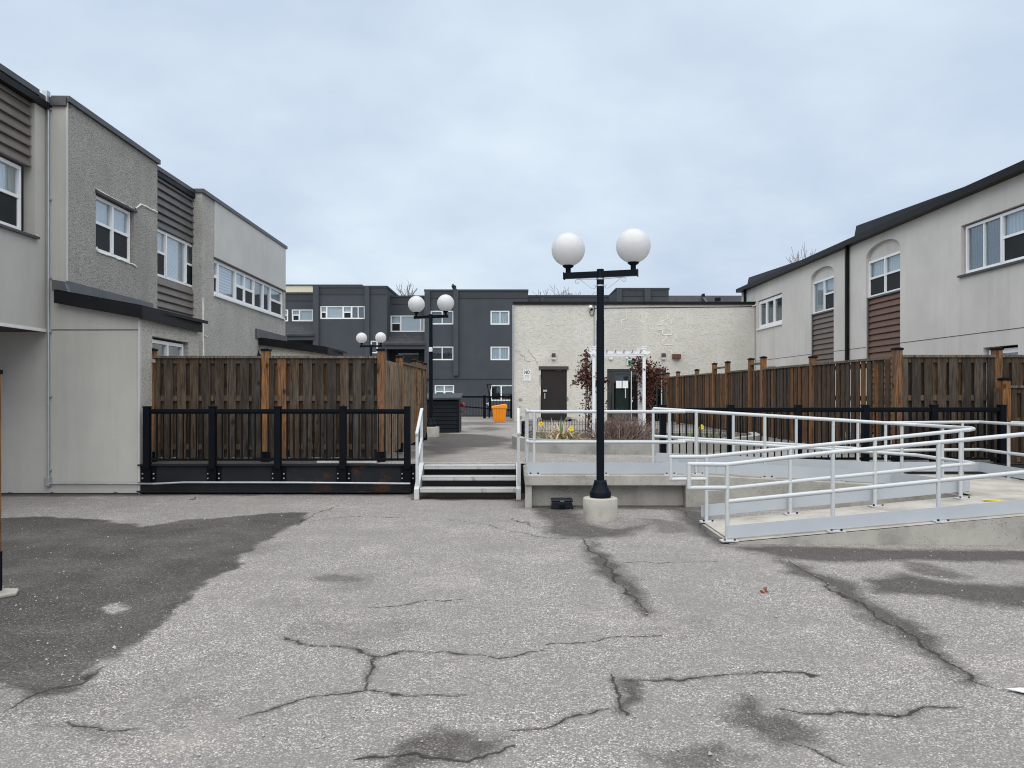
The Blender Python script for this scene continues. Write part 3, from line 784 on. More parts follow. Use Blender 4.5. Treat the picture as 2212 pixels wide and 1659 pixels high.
# block 3
c0, c1 = W3.s_(462), W3.s_(612)
zh, zs = 4.60, 3.74
mb = MB(); W3.face(mb, 0, W3.L, .4, TOP, [(c0, c1, zs, zh, .14)]); mb.build('stucco_wall', 'stucco_rough_light', lb)
mb = MB(); W3.box(mb, c0, W3.L - .04, zh, TOP - .02, .001, .02); mb.build('smooth_panel', 'stucco_panel', lb)
mb = MB(); W3.box(mb, c0 - .02, W3.L - .03, zh - .03, zh, -.02, .03); mb.build('panel_trim', 'lintel_brown', lb)
mb = MB(); mb.add([(-6.758, 16.75, .4), (-6.97, 16.75, .4), (-6.97, 16.75, TOP), (-6.758, 16.75, TOP)], [(0, 1, 2, 3)]); mb.build('return_wall', 'stucco_rough_light', lb)
L3 = c1 - c0
def fz(x): return (W3.s_(288 + .295 * x) - c0) / L3
window(lb, W3, c0, c1, zs + .02, zh - .03, [(0, fz(628), 'dh', 'curtain'), (fz(628), fz(757), 'fix', 'blind_wide'), (fz(757), fz(822), 'dh', 'blind'), (fz(822), fz(890), 'dh', 'curtain'),
       (fz(890), fz(958), 'fix', 'curtain_dim'), (fz(958), fz(1012), 'fix', 'curtain_dim'), (fz(1012), 1, 'dh', 'curtain')], -.03, .075)
mb = MB(); W3.box(mb, c0 - .02, c1 + .05, zs - .03, zs + .015, -.08, .045); mb.build('window_sill', 'vinyl_white', lb)
mb = MB(); bead(mb, W3, [(.05, 3.6), (.04, 3.2), (.06, 2.9), (.05, 2.75), (.08, 2.5), (.05, 2.1)], .02); bead(mb, W3, [(.06, 2.78), (.3, 2.76)], .014); mb.build('sealant', 'sealant', lb)
# parapet caps
for w, s0, s1, nm in ((WL, -.05, WL.s_(78), 'cap_metal'), (W1, -.03, W1.L + .03, 'cap_metal'), (W2, 0, W2.L, 'cap_metal'), (W3, -.03, W3.L + .06, 'cap_metal')):
    mb = MB(); up = .025 if w in (WL, W1, W3) else 0
    w.box(mb, s0, s1, TOP - .05 + up, TOP + .035 + up, -.22, .05); mb.build('parapet_cap', nm, lb)
mb = MB(); WL.box(mb, WL.s_(79), WL.L + .03, TOP - .09, TOP + .03, -.2, .04); mb.box(-6.94, -6.66, 11.47, 11.6, TOP - .09, TOP + .031); mb.build('parapet_cap', 'cap_metal', lb)
mb = MB(); mb.box(-16, -6.9, 7.5, 23.3, TOP - .15, TOP - .06); mb.build('roof', 'flashing_black', lb)
mb = MB(); mb.box(-16, -6.88, 23.2, 23.3, .4, TOP - .16); mb.build('end_wall', 'stucco_rough_light', lb)
# ground-floor projections with lean-to roofs
def leanto(Y0, Y1, xa, xb, z_wall, z_eave, side_wall, hole, face_mat):
    rf = MB()
    pr = [(xa - .12, Y0 - .10, z_wall), (xb + .06, Y0 - .10, z_eave), (xb + .06, Y0 - .10, z_eave + .055), (xa - .12, Y0 - .10, z_wall + .055)]
    rf.prism(pr, (-.03, Y1 - Y0 + .14, 0))
    r = rf.build('leanto_roof', 'flashing_black', lb)
    f = MB(); f.prism([(xa - .12, Y0 - .13, z_wall - .15), (xb + .09, Y0 - .13, z_eave - .15), (xb + .09, Y0 - .13, z_eave + .04), (xa - .12, Y0 - .13, z_wall + .04)], (0, .028, 0))
    f.build('rake_board', 'flashing_black', r)
    f = MB(); f.obox((xb + .062, Y0 - .10, z_eave - .15), (.03, 0, 0), (-.16, Y1 - Y0 + .12, 0), (0, 0, .19)); f.build('eave_board', 'flashing_black', r)
    return r
r1 = leanto(11.52, 14.0, -6.67, -5.58, 3.0, 2.77, WS, None, None)
mb = MB(); mb.prism([(-6.84, 11.42, 3.03), (-6.60, 11.42, 3.02), (-6.655, 11.42, 3.17), (-6.84, 11.42, 3.20)], (0, .06, 0)); W1.box(mb, -.04, W1.s_(328), 3.0, 3.19, .004, .03); mb.build('wall_flashing', 'flashing_grey', lb)
s0, s1 = WS.s_(329), WS.s_(407)
mb = MB(); WS.face(mb, .002, WS.L, -.02, 2.68, [(s0, s1, 1.35, 2.40, .12)]); mb.build('projection_wall', 'stucco_cream_rough', lb)
mb = MB(); mb.box(-6.9, -5.725, 13.99, 14.05, .4, 2.7); mb.build('projection_end', 'stucco_cream_rough', lb)
mb = MB(); mb.box(-5.60, -5.575, 11.505, 11.56, 0, 2.62); mb.build('corner_bead', 'stucco_panel', lb)
window(lb, WS, s0 + .02, s1 - .10, 1.36, 2.36, [(0, .5, 'fix', 'curtain_dim'), (.5, 1, 'fix', 'curtain_dim')], -.05, .055)
r2 = leanto(20.8, 23.3, -6.85, -5.05, 2.98, 2.70, None, None, None)
mb = MB(); W3.box(mb, W3.s_(551), W3.L, 2.98, 3.22, .004, .05); mb.build('wall_flashing', 'flashing_grey', lb)
mb = MB(); mb.add([(-6.83, 20.8, .4), (-5.05, 20.8, .4), (-5.05, 20.8, 2.68), (-6.83, 20.8, 2.93)], [(0, 1, 2, 3)]); mb.add([(-5.05, 20.8, .4), (-5.2, 23.3, .4), (-5.2, 23.3, 2.68), (-5.05, 20.8, 2.68)], [(0, 1, 2, 3)])
mb.build('projection_wall', 'stucco_cream_rough', lb)
# lantern on the second projection
ln = thing('wall_lantern', (-6.85, 20.7, 2.35), 'small black lantern top peeking over the fence by the left building', 'lantern')
lx = PX(558, 20.65)
mb = MB(); mb.lathe((lx, 20.65, 2.33), [(.05, 0), (.06, .14), (.05, .15)], 8); mb.build('lantern_body', 'glass_dark', ln)
mb = MB(); mb.lathe((lx, 20.65, 2.48), [(.12, 0), (.10, .025), (.035, .09), (.012, .12), (.016, .14), (.004, .19)], 12); mb.box(lx - .01, lx + .01, 20.65, 20.81, 2.40, 2.42); mb.build('lantern_roof', 'black_paint', ln)

# conduit running down the corner and along the foot of the wall
cd = thing('conduit_run', (PX(103, 11.47), 11.47, .15), 'thin galvanised conduit down the left wall corner and along its foot', 'conduit')
px_, zf = PX(103, 11.47), PZ(1046, 11.4)
mb = MB(); mb.pipe([(px_, 11.485, zf), (px_, 11.485, 5.72), (px_ - .02, 11.47, 5.86)], .017, 8); mb.build('riser', 'conduit', cd)
mb = MB(); mb.box(px_ - .05, px_ + .02, 11.42, 11.51, 5.84, 6.02); mb.build('conduit_head', 'conduit', cd, .008)
mb = MB(); mb.box(px_ - .035, px_ + .035, 11.44, 11.51, zf - .04, zf + .10); mb.build('junction_box', 'conduit', cd, .008)
mb = MB(); mb.pipe([(px_, 11.47, zf), (PX(300, 11.45), 11.47, zf - .002), (PX(330, 11.36), 11.38, zf + .008), (PX(395, 11.36), 11.375, zf + .03), (PX(640, 11.36), 11.375, zf + .028), (PX(886, 11.36), 11.375, zf + .012)], .0155, 8); mb.build('long_run', 'conduit', cd)
mb = MB(); mb.box(-.032, .032, -.012, .022, -.011, .011); cm = mb.mesh('clip', 'galvanised')
for yy in (235, 430, 600, 716, 856, 1015): inst(cm, 'clip', cd, (px_ + .01, 11.488, PZ(yy, 11.48)))

# ------------------------------------------------------------------ right townhouse row
rb = thing('townhouse_row', (9.25, 14, 0), 'pale grey stucco townhouse row on the right with arched window bays and dark eaves', 'building')
WR = Wall((9.32, 8.0), (9.14, 30.6), -1)
E = 5.5
def arch_niche(x0, x1, z0, zspring, zapex): return (WR.s_(x0), WR.s_(x1), z0, zspring, zapex)
na = (WR.s_(1801), WR.s_(1751.4)); nb = (WR.s_(1944.4), WR.s_(1870.6))
bw = (WR.s_(2330), WR.s_(2076)); fw = (WR.s_(1689), WR.s_(1637)); lw = (WR.s_(2199), WR.s_(2124)); sw = (WR.s_(1676), WR.s_(1657))
za, zb_ = WR.z_(1776, 577), WR.z_(1907, 520)
spa, spb = WR.z_(1752, 606), WR.z_(1871, 562)
zj = WR.z_(1944, 741)
bz = (WR.z_(2076, 595), WR.z_(2076, 488)); fzz = (WR.z_(1663, 704), WR.z_(1663, 641))
holes = [(na[0], na[1], .4, za, .16), (nb[0], nb[1], .4, zb_, .16), (bw[0], bw[1], bz[0], bz[1], .12), (fw[0], fw[1], fzz[0], fzz[1], .10),
         (lw[0], lw[1], 1.3, WR.z_(2124, 751), .14), (sw[0], sw[1], 1.4, WR.z_(1666, 791), .1)]
mb = MB(); WR.face(mb, 0, WR.L, .4, E + .06, holes)
for (n0, n1), sp_, ap in ((na, spa, za), (nb, spb, zb_)):        # spandrels over the arches
    N = 20; pts = []
    for i in range(N + 1):
        t = math.pi * i / N; pts.append(((n0 + n1) / 2 - math.cos(t) * (n1 - n0) / 2, sp_ + math.sin(t) ** .85 * (ap - sp_)))
    for i in range(N):
        (p0, q0), (p1, q1) = pts[i], pts[i + 1]
        mb.add([WR.p(p0, q0), WR.p(p1, q1), WR.p(p1, ap), WR.p(p0, ap)], [(0, 1, 2, 3)])
        mb.add([WR.p(p0, q0), WR.p(p1, q1), WR.p(p1, q1, -.16), WR.p(p0, q0, -.16)], [(0, 1, 2, 3)])
mb.build('stucco_wall', 'stucco_right', rb)
for (n0, n1), x, yt, yb, mt, units in ((na, 1752, 609, 678, 'siding_plum', [(0, .5, 'dh', 'curtain'), (.5, 1, 'fix', 'curtain')]), (nb, 1871, 564, 643, 'siding_rust', [(0, .5, 'dh', 'curtain'), (.5, 1, 'dh', 'curtain')])):
    zt_, zbm = WR.z_(x + 5, yt), WR.z_(x + 5, yb)
    q = MB(); WR.quad(q, n0 - .02, n1 + .02, zt_, (za if x < 1800 else zb_) + .04, -.10); q.build('arch_panel', 'stucco_right', rb)
    window(rb, WR, n0, n1, zbm, zt_, units, -.07, .055)
    siding(rb, WR, n0 + .0, n1 - .05, .5, zbm - .02, int((zbm - .5) / .155), mt, -.09)
    q = MB(); WR.box(q, n1 - .045, n1 - .001, .45, zbm - .02, -.15, -.03); WR.box(q, n0, n1, zbm - .035, zbm + .005, -.12, -.02); q.build('siding_trim', 'flashing_grey', rb)
window(rb, WR, bw[0], bw[1] - .06, bz[0] + .02, bz[1] - .03, [(0, .2, 'dh', 'curtain'), (.2, .64, 'dh', 'curtain'), (.64, 1, 'slide', 'curtain_dim')], -.06, .055)
mb = MB(); WR.box(mb, bw[0], bw[1] + .05, bz[0] - .045, bz[0] - .002, -.1, .05); mb.build('window_sill', 'cap_metal', rb)
window(rb, WR, fw[0], fw[1] - .02, fzz[0] + .01, fzz[1] - .03, [(0, .36, 'fix', 'curtain_dim'), (.36, .68, 'fix', 'curtain_dim'), (.68, 1, 'fix', 'curtain_dim')], -.05, .11)
mb = MB(); WR.box(mb, fw[0] - .04, fw[1] + .06, fzz[0] - .06, fzz[0] - .002, -.1, .05); mb.build('window_sill', 'vinyl_white', rb)
window(rb, WR, lw[0], lw[1] - .05, 1.32, WR.z_(2124, 756), [(0, 1, 'fix', 'curtain_dim')], -.08, .09)
q = MB(); WR.box(q, sw[0], sw[1], 1.4, WR.z_(1666, 791), -.09, -.05); q.build('window', 'vinyl_grimy', rb)
for s0_, s1_ in ((0, nb[0]), (nb[1], na[0]), (na[1], WR.L - 1.3)):
    q = MB(); WR.box(q, s0_, s1_, zj - .007, zj + .007, .001, .004); q.build('control_joint', 'concrete_dark', rb)
q = MB(); WR.box(q, 0, WR.L + .05, E, E + .035, -.05, .20); q.build('eave_soffit', 'gutter_brown', rb)
q = MB(); WR.box(q, -.02, WR.L + .09, E + .035, E + .145, .07, .20); q.build('gutter', 'gutter_brown', rb)
q = MB(); q.prism([WR.p(0, E + .04, .06), WR.p(0, E + .18, .06), WR.p(0, E + .34, -.9), WR.p(0, E + .04, -.9)], WR.u * (WR.L + .05)); roof = q.build('roof', 'shingle', rb)
for x0, x1, hh in ((1834, 2010, .58), (1608, 1706, .56)):
    sa, sb = WR.s_(x1) - 1, WR.s_(x0) + (.0 if x0 > 1700 else .1)
    q = MB(); sb = min(sb, WR.L + .1)
    q.prism([WR.p(sb, E + .17, -.12), WR.p(sb, E + hh, -.2), WR.p(sb, E + hh, -.8), WR.p(sb, E + .17, -.8)], WR.u * (sa - sb) + Vector((0, 0, -.26)))
    q.build('roof_upstand', 'flashing_black', roof)
q = MB(); WR.box(q, -.1, WR.L + .1, .4, E + .1, -7, -.35); q.build('core', 'interior', rb)
for x, rr in ((1834.5, .045), (1612, .04)):
    s0_ = WR.s_(x); q = MB(); WR.box(q, s0_ - rr, s0_ + rr, .45, E + .02, .02, .02 + rr * 2); q.build('downspout', 'gutter_brown', rb, .012)

# ------------------------------------------------------------------ beige hall between them
bb = thing('beige_hall', (4.6, 28.9, PLZ), 'low beige textured stucco hall at the back of the courtyard', 'building')
YB = 28.9
WB = Wall((PX(1111, YB), YB), (9.13, YB))
def bs(x): return WB.s_(x)
zr = PZ(657, YB)
dh = (bs(1168.5), bs(1224.5), PLZ, PZ(797, YB)); gd = (bs(1311.6), bs(1439), PLZ, PZ(797, YB))
mb = MB(); WB.face(mb, 0, WB.L, PLZ - .03, zr, [dh + (.1,), gd + (.12,)]); mb.build('stucco_wall', 'stucco_beige', bb)
mb = MB(); mb.box(PX(1111, YB), PX(1111, YB) + .02, YB + .001, YB + 10, PLZ - .03, zr); mb.build('side_wall', 'stucco_beige', bb)
mb = MB(); mb.box(PX(1111, YB) + .02, 9.12, YB + .3, YB + 10, PLZ, zr - .05); mb.build('core', 'interior', bb)
mb = MB(); WB.box(mb, -.06, WB.L, zr - .02, zr + .09, -.3, .06); mb.build('parapet_cap', 'flashing_black', bb)
mb = MB(); WB.box(mb, dh[0] - .08, dh[1] + .06, dh[3] - .02, dh[3] + .10, -.02, .05); mb.build('door_lintel', 'lintel_brown', bb)
mb = MB(); WB.box(mb, dh[0] + .03, dh[1] - .03, PLZ + .01, dh[3] - .02, -.09, -.05); dr = mb.build('door', 'door_brown', bb)
mb = MB(); hx = bs(1177)
WB.box(mb, hx - .07, hx + .08, PZ(846, YB), PZ(842, YB), -.05, .02); WB.box(mb, hx - .02, hx + .015, PZ(861, YB), PZ(849, YB), -.05, .01); mb.build('handle', 'galvanised', dr)
mb = MB(); WB.box(mb, bs(1201), bs(1212), PZ(802, YB), PZ(800, YB), -.05, .0); mb.build('door_closer', 'lintel_brown', dr)
mb = MB(); WB.box(mb, dh[0] - .02, dh[1] + .02, PLZ - .02, PLZ + .05, -.05, .09); mb.build('door_sill', 'concrete_dark', bb)
# glazed entrance
gz = gd[3]
mb = MB()
WB.box(mb, gd[0], gd[1], gz - .09, gz, -.10, -.02)
for x, w in ((1311.6, .13), (1322, .08), (1362, .03), (1392, .06), (1418, .05), (1434, .14)): WB.box(mb, bs(x), bs(x) + w, PLZ, gz - .09, -.10, -.03)
WB.box(mb, bs(1322), bs(1362), gz - .22, gz - .15, -.10, -.035); WB.box(mb, gd[0], gd[1], PLZ, PLZ + .06, -.1, -.03)
ent = mb.build('entrance_frame', 'door_dark', bb)
mb = MB(); WB.box(mb, bs(1363.2), bs(1365), PLZ + .05, gz - .09, -.09, -.02); mb.build('mullion', 'aluminium', ent)
mb = MB(); WB.box(mb, bs(1428.5), bs(1430.5), PLZ + .05, gz - .09, -.09, -.02); mb.build('mullion', 'aluminium', ent)
for x0, x1 in ((1316, 1322), (1324, 1362), (1366, 1392), (1394, 1418), (1420, 1436)):
    q = MB(); WB.box(q, bs(x0), bs(x1), PLZ + .06, gz - .1, -.075, -.065); q.build('pane', 'glass_dark', ent)
q = MB(); WB.box(q, bs(1331), bs(1359), PLZ + .05, gz - .25, -.19, -.17); q.build('inner_door', 'door_inner', ent)
for x0, x1 in ((1331.2, 1343.4), (1345.2, 1357.4)):
    q = MB(); WB.box(q, bs(x0), bs(x1), PZ(838.5, YB), PZ(822.5, YB), -.064, -.060); q.build('paper_notice', 'paper', ent)
q = MB(); WB.box(q, bs(1350.5), bs(1352.2), PZ(860, YB), PZ(839, YB), -.06, .0); q.build('handle', 'aluminium', ent)
q = MB(); WB.box(q, bs(1364.5), bs(1367), PZ(868, YB), PZ(864, YB), -.06, -.01); q.build('handle', 'aluminium', ent)
# patches and stepped filler lines on the wall
q = MB()
def V7(x, y): return (bs(1094.5 + .2257 * x), PZ(604.8 + .2257 * y, YB))
for ln_ in ([(170, 240), (172, 300), (174, 370)], [(560, 245), (560, 310), (572, 335), (560, 385)], [(1145, 280), (1145, 380), (1100, 380), (1098, 425)], [(1340, 320), (1340, 380)], [(1540, 280), (1540, 370), (1490, 400)],
            [(1480, 385), (1480, 430), (1440, 430), (1440, 475), (1490, 480), (1490, 525), (1580, 525), (1580, 475), (1535, 470), (1535, 430), (1500, 425)], [(1580, 380), (1580, 425)], [(1640, 280), (1640, 400)],
            [(1490, 525), (1525, 530), (1525, 575), (1492, 580), (1492, 620), (1560, 625), (1595, 620), (1595, 570), (1625, 570), (1625, 530)], [(1620, 625), (1620, 690)], [(1510, 640), (1520, 670), (1575, 680), (1580, 710)],
            [(370, 435), (410, 430), (410, 390)], [(510, 470), (510, 520)], [(705, 400), (705, 530)], [(1190, 455), (1190, 510)], [(1048, 430), (1048, 480)]):
    q = MB(); bead(q, WB, [V7(*p) for p in ln_], .014, .002); q.build('crack_filler', 'sealant', bb)
for ln_ in ([(85, 680), (128, 682), (128, 725), (172, 730), (175, 775), (225, 780)], [(205, 665), (225, 700), (245, 730), (270, 745), (280, 775), (300, 800)]): 
    q = MB(); bead(q, WB, [V7(*p) for p in ln_], .007, .0); q.build('open_crack', 'concrete_dark', bb)
for cx_, cz_, rx_, rz_ in ((132, 1147, 20, 16), (135, 1318, 17, 17), (127, 1215, 6, 9), (595, 1335, 34, 30), (630, 1345, 50, 16), (312, 1335, 26, 28), (322, 960, 9, 60), (584, 1140, 9, 25), (322, 1180, 7, 90)):
    pts = []
    for i in range(14):
        t = 2 * math.pi * i / 14; r_ = random.uniform(.8, 1.1); a_, z_ = V7(cx_ + math.cos(t) * rx_ * r_, cz_ + math.sin(t) * rz_ * r_); pts.append(WB.p(a_, max(z_, PLZ + .01), .003))
    q = MB(); q.prism(pts, WB.n * .004); q.build('repair_patch', 'concrete_planter', bb)
# fittings on the hall wall, each its own thing
def wall_light(x, label):
    t = thing('wall_light', WB.p(bs(x), PZ(775, YB), 0), label, 'light', 'wall lights on the beige hall')
    q = MB(); WB.box(q, bs(x - 4), bs(x + 4), PZ(772, YB), PZ(763.5, YB), .002, .15); q.build('housing', 'lintel_brown', t, .01)
    q = MB(); WB.box(q, bs(x - 4), bs(x + 4), PZ(776.6, YB), PZ(772.2, YB), .002, .13); q.build('lens', 'aluminium', t)
wall_light(1195.7, 'brown wall light above the solid brown door')
wall_light(1432.8, 'brown wall light above the glazed entrance, left of the rusty box')
t = thing('wall_box', WB.p(bs(1460), PZ(775, YB), 0), 'rusty reddish brown box light high on the beige wall', 'light')
q = MB(); WB.box(q, bs(1451.8), bs(1469.3), PZ(775, YB), PZ(765, YB), .002, .16); q.build('box_housing', 'lamp_brown', t, .01)
q = MB(); WB.box(q, bs(1453), bs(1468), PZ(774, YB), PZ(766.2, YB), .16, .165); q.build('box_lens', 'rust', t)
t = thing('exit_sign', WB.p(bs(1362), PZ(788, YB), 0), 'green and white sign over the glazed entrance, half behind the vine', 'sign')
q = MB(); WB.box(q, bs(1353.5), bs(1374), PZ(789, YB), PZ(777, YB), .002, .07); q.build('sign_frame', 'vinyl_grimy', t, .01)
q = MB(); WB.box(q, bs(1355.5), bs(1372), PZ(787, YB), PZ(778.5, YB), .07, .075); q.build('sign_face', 'exit_green', t)
q = MB(); q.ball(WB.p(bs(1354), PZ(774, YB), .06), .05, 8, 5); q.build('lamp_head', 'vinyl_grimy', t)
t = thing('alarm_box', WB.p(bs(1319), PZ(777, YB), 0), 'small white box on the beige wall beneath the arbor beam', 'box')
q = MB(); WB.box(q, bs(1315), bs(1323.5), PZ(777, YB), PZ(771, YB), .002, .08); q.build('box_cover', 'vinyl_grimy', t, .01)
t = thing('security_camera', WB.p(bs(1276), PZ(668, YB), 0), 'white security camera with looped black cable under the hall parapet', 'camera')
q = MB(); q.ball(WB.p(bs(1275), PZ(664, YB), .12), .07, 10, 6); q.cyl(WB.p(bs(1275), PZ(663, YB), 0), WB.p(bs(1275), PZ(663, YB), .12), .05); q.build('camera_body', 'vinyl_white', t)
q = MB(); q.cyl(WB.p(bs(1277), PZ(667.5, YB), .1), WB.p(bs(1277.5), PZ(670, YB), .13), .045); q.build('camera_base', 'black_paint', t)
q = MB(); q.wire([WB.p(bs(x), PZ(y_, YB), .06) for x, y_ in ((1275.5, 669), (1273.5, 674), (1274.5, 680), (1278, 682.5), (1282, 680), (1283.3, 672), (1283, 655))], .014, 6); q.build('cable', 'black_paint', t)
t = thing('wall_conduit', WB.p(bs(1283.8), PLZ, 0), 'thin grey conduit up the hall wall behind the nearest lamp post', 'conduit')
q = MB(); q.cyl(WB.p(bs(1283.8), PLZ, .025), WB.p(bs(1283.8), PZ(652, YB), .025), .014); q.build('riser', 'conduit', t)
t = thing('wall_cable', WB.p(bs(1300), PZ(664, YB), 0), 'dark cable strung along the hall wall just below the parapet', 'cable')
q = MB(); q.wire([WB.p(bs(x), PZ(y_, YB), .015) for x, y_ in ((1284, 666), (1300, 665.6), (1400, 664.6), (1500, 663.6), (1600, 662.8), (1629, 662))], .012, 5); q.build('cable_line', 'black_paint', t)
q = MB(); q.wire([WB.p(bs(x), PZ(y_, YB), .05) for x, y_ in ((1624, 662), (1630, 660), (1633.5, 655), (1632, 649), (1628, 650))], .025, 6); q.build('cable_hook', 'vinyl_grimy', t)
t = thing('downpipe', WB.p(.0, PLZ, .05), 'pale grey pipe at the left corner of the beige hall', 'pipe')
q = MB(); q.cyl((PX(1108.6, 28.75), 28.78, PLZ), (PX(1108.6, 28.75), 28.78, zr - .05), .035); q.build('pipe', 'conduit', t)
sg = thing('notice_sign', WB.p(bs(1138.4), PZ(823, YB), 0), 'white NO sign with small print on the beige wall beside the brown door', 'sign')
q = MB(); WB.box(q, bs(1130.9), bs(1145.9), PZ(823, YB), PZ(799, YB), .002, .012); q.build('sign_plate', 'paper', sg)
no_ = text_mesh('NO', .185, 'ink', 'sign_lettering', sg, WB.p(bs(1138.4), PZ(804.6, YB), .0135), (R(90), 0, 0), .001, .006); no_.scale = (.68, 1, 1)
q = MB()
for i, (w_, gaps) in enumerate(((11, ()), (10.6, (.55,)), (11.2, (.45,)), (10.6, (.4,)), (9.8, (.35, .5)))):
    y_ = 811.3 + i * 2.45; xa = 1138.4 - w_ / 2; cuts = [0, *gaps, 1]
    for k in range(len(cuts) - 1): WB.box(q, bs(xa + w_ * cuts[k] + .25), bs(xa + w_ * cuts[k + 1] - .25), PZ(y_ + .5, YB), PZ(y_ - .5, YB), .0125, .0135)
q.build('small_print', 'ink_grey', sg)

# ------------------------------------------------------------------ charcoal apartment block behind
ab = thing('apartment_block', (PX(900, 54), 54, -2.5), 'charcoal painted apartment block with white framed windows behind the courtyard', 'building')
YA = 54.0
def blk(x0, x1, ytop, Y, depth=9, mat='stucco_charcoal', cap=True, holes=(), zb=-2.5):
    w = Wall((PX(x0, Y), Y), (PX(x1, Y), Y)); zt = PZ(ytop, Y)
    q = MB(); hs = []
    for (hx0, hx1, hy0, hy1) in holes: hs.append((w.s_(hx0), w.s_(hx1), PZ(hy1, Y), PZ(hy0, Y), .12))
    w.face(q, 0, w.L, zb, zt, hs)
    X0, X1 = PX(x0, Y), PX(x1, Y)
    q.add([(X0, Y, zb), (X0, Y + depth, zb), (X0, Y + depth, zt), (X0, Y, zt)], [(0, 1, 2, 3)])
    q.add([(X1, Y, zb), (X1, Y + depth, zb), (X1, Y + depth, zt), (X1, Y, zt)], [(0, 1, 2, 3)])
    q.add([(X0, Y, zt), (X1, Y, zt), (X1, Y + depth, zt), (X0, Y + depth, zt)], [(0, 1, 2, 3)])
    q.build('wall', mat, ab)
    if cap:
        q = MB(); q.box(X0 - .05, X1 + .05, Y - .07, Y + depth, zt - .02, zt + .12); q.box(X0, X1, Y - .03, Y - .002, zt - .5, zt - .021); q.build('parapet_cap', 'charcoal_trim', ab)
    return w
def pil(x0, x1, y0, y1, Y, mat='stucco_charcoal', d=.22):
    q = MB(); q.box(PX(x0, Y), PX(x1, Y), Y - d, Y - .002, PZ(y1, Y), PZ(y0, Y)); q.build('pilaster', mat, ab)
def awin(w, x0, x1, y0, y1, units, fr=.09):
    window(ab, w, w.s_(x0), w.s_(x1), PZ(y1, w.A.y), PZ(y0, w.A.y), units, -.03, fr)
# right part
hr = [(1059.5, 1100.5, 670.8, 701.3), (1059.5, 1100.5, 748.2, 778), (930, 980, 670.8, 700.8), (930, 980, 748.2, 778), (938.8, 981, 831.4, 862), (1059.5, 1115, 831.4, 866)]
w = blk(917.7, 1140, 629, YA, 10, holes=hr)
awin(w, *hr[0], [(0, 1, 'slide', 'curtain_x')]); awin(w, *hr[1], [(0, 1, 'slide', 'curtain_x')]); awin(w, *hr[2], [(0, 1, 'slide', 'blind_dark')]); awin(w, *hr[3], [(0, 1, 'slide', 'interior')])
awin(w, *hr[4], [(0, .5, 'dh', 'blind'), (.5, 1, 'dh', 'blind')]); awin(w, *hr[5], [(0, .42, 'fix', 'interior'), (.42, 1, 'fix', 'interior')])
pil(917.7, 929.4, 628.5, 818, YA); pil(979.8, 990.4, 627.5, 811.4, YA)
q = MB(); q.box(PX(917.7, YA), PX(1140, YA), YA - .03, YA - .001, PZ(819.5, YA), PZ(818, YA)); q.build('belt_course', 'charcoal_trim', ab)
# left part
hl = [(691.5, 788.6, 660.7, 689), (800.5, 816, 735.7, 763)]
w = blk(677.5, 835.7, 621, YA, 14, holes=hl)
awin(w, *hl[0], [(0, .145, 'dh', 'blind'), (.145, .51, 'fix', 'blind'), (.51, .70, 'dh', 'blind'), (.70, 1, 'slide', 'blind_dark')]); awin(w, *hl[1], [(0, 1, 'fix', 'interior')])
pil(677.5, 689.7, 617.5, 860, YA); pil(788.8, 798.9, 618, 860, YA)
# recessed bays
YR = 55.6
hm = [(843.5, 917, 681, 717)]
w = blk(840, 925, 642, YR, 8, holes=hm); awin(w, 843.5, 917.5, 681, 717, [(0, .30, 'dh', 'blind'), (.30, .88, 'fix', 'blind'), (.88, 1, 'fix', 'blind')])
hq = [(608, 622.5, 668, 694), (630, 677, 668, 694)]
w = blk(590, 680, 635, YR, 8, holes=hq); awin(w, *hq[0], [(0, 1, 'dh', 'curtain_x')]); awin(w, *hq[1], [(0, .36, 'dh', 'curtain_x'), (.36, 1, 'fix', 'blind')])
for x0, x1, x0b, y0, y1 in ((842, 917.5, 829.5, 719, 742), (590, 677.3, 590, 694, 722.5)):
    q = MB(); q.add([P(x0, y0, YR - .05), P(x1, y0, YR - .05), P(x1, y1, YR - 2.0), P(x0b, y1, YR - 2.0)], [(0, 1, 2, 3)]); q.prism([P(x0b, y1, YR - 2.0), P(x1, y1, YR - 2.0), P(x1, y1 + 4, YR - 2.0), P(x0b, y1 + 4, YR - 2.0)], (0, .08, 0)); pr = q.build('porch_roof', 'shingle', ab)
    q = MB(); q.prism([P(x0b + 1, y1 + 4.2, YR - 1.9), P(x1, y1 + 4.2, YR - 1.9), P(x1, y1 + 12, YR - 1.9), P(x0b + 1, y1 + 12, YR - 1.9)], (0, .2, 0)); q.build('porch_beam', 'stucco_charcoal', ab)
    q = MB(); q.box(PX(x0b + 1, YR - 1.8), PX(x1, YR - 1.8), YR - .2, YR - .12, -2.5, PZ(y1 + 8, YR)); q.build('porch_back', 'interior', ab)
    q = MB(); q.box(PX(x0b + 32, YR), PX(x1 - 12, YR), YR - .26, YR - .21, PZ(790, YR), PZ(y1 + 21, YR)); q.build('porch_window', 'glass_dark', ab)
# cream storey set far back
q = MB(); q.box(PX(560, 62), PX(780, 62), 62, 70, -2.5, PZ(616.5, 62)); q.build('penthouse_wall', 'cream_band', ab)
q = MB(); q.box(PX(560, 62) - .1, PX(780, 62) + .1, 61.9, 70.1, PZ(616.4, 62), PZ(614.8, 62)); q.build('penthouse_cap', 'cap_metal', ab)
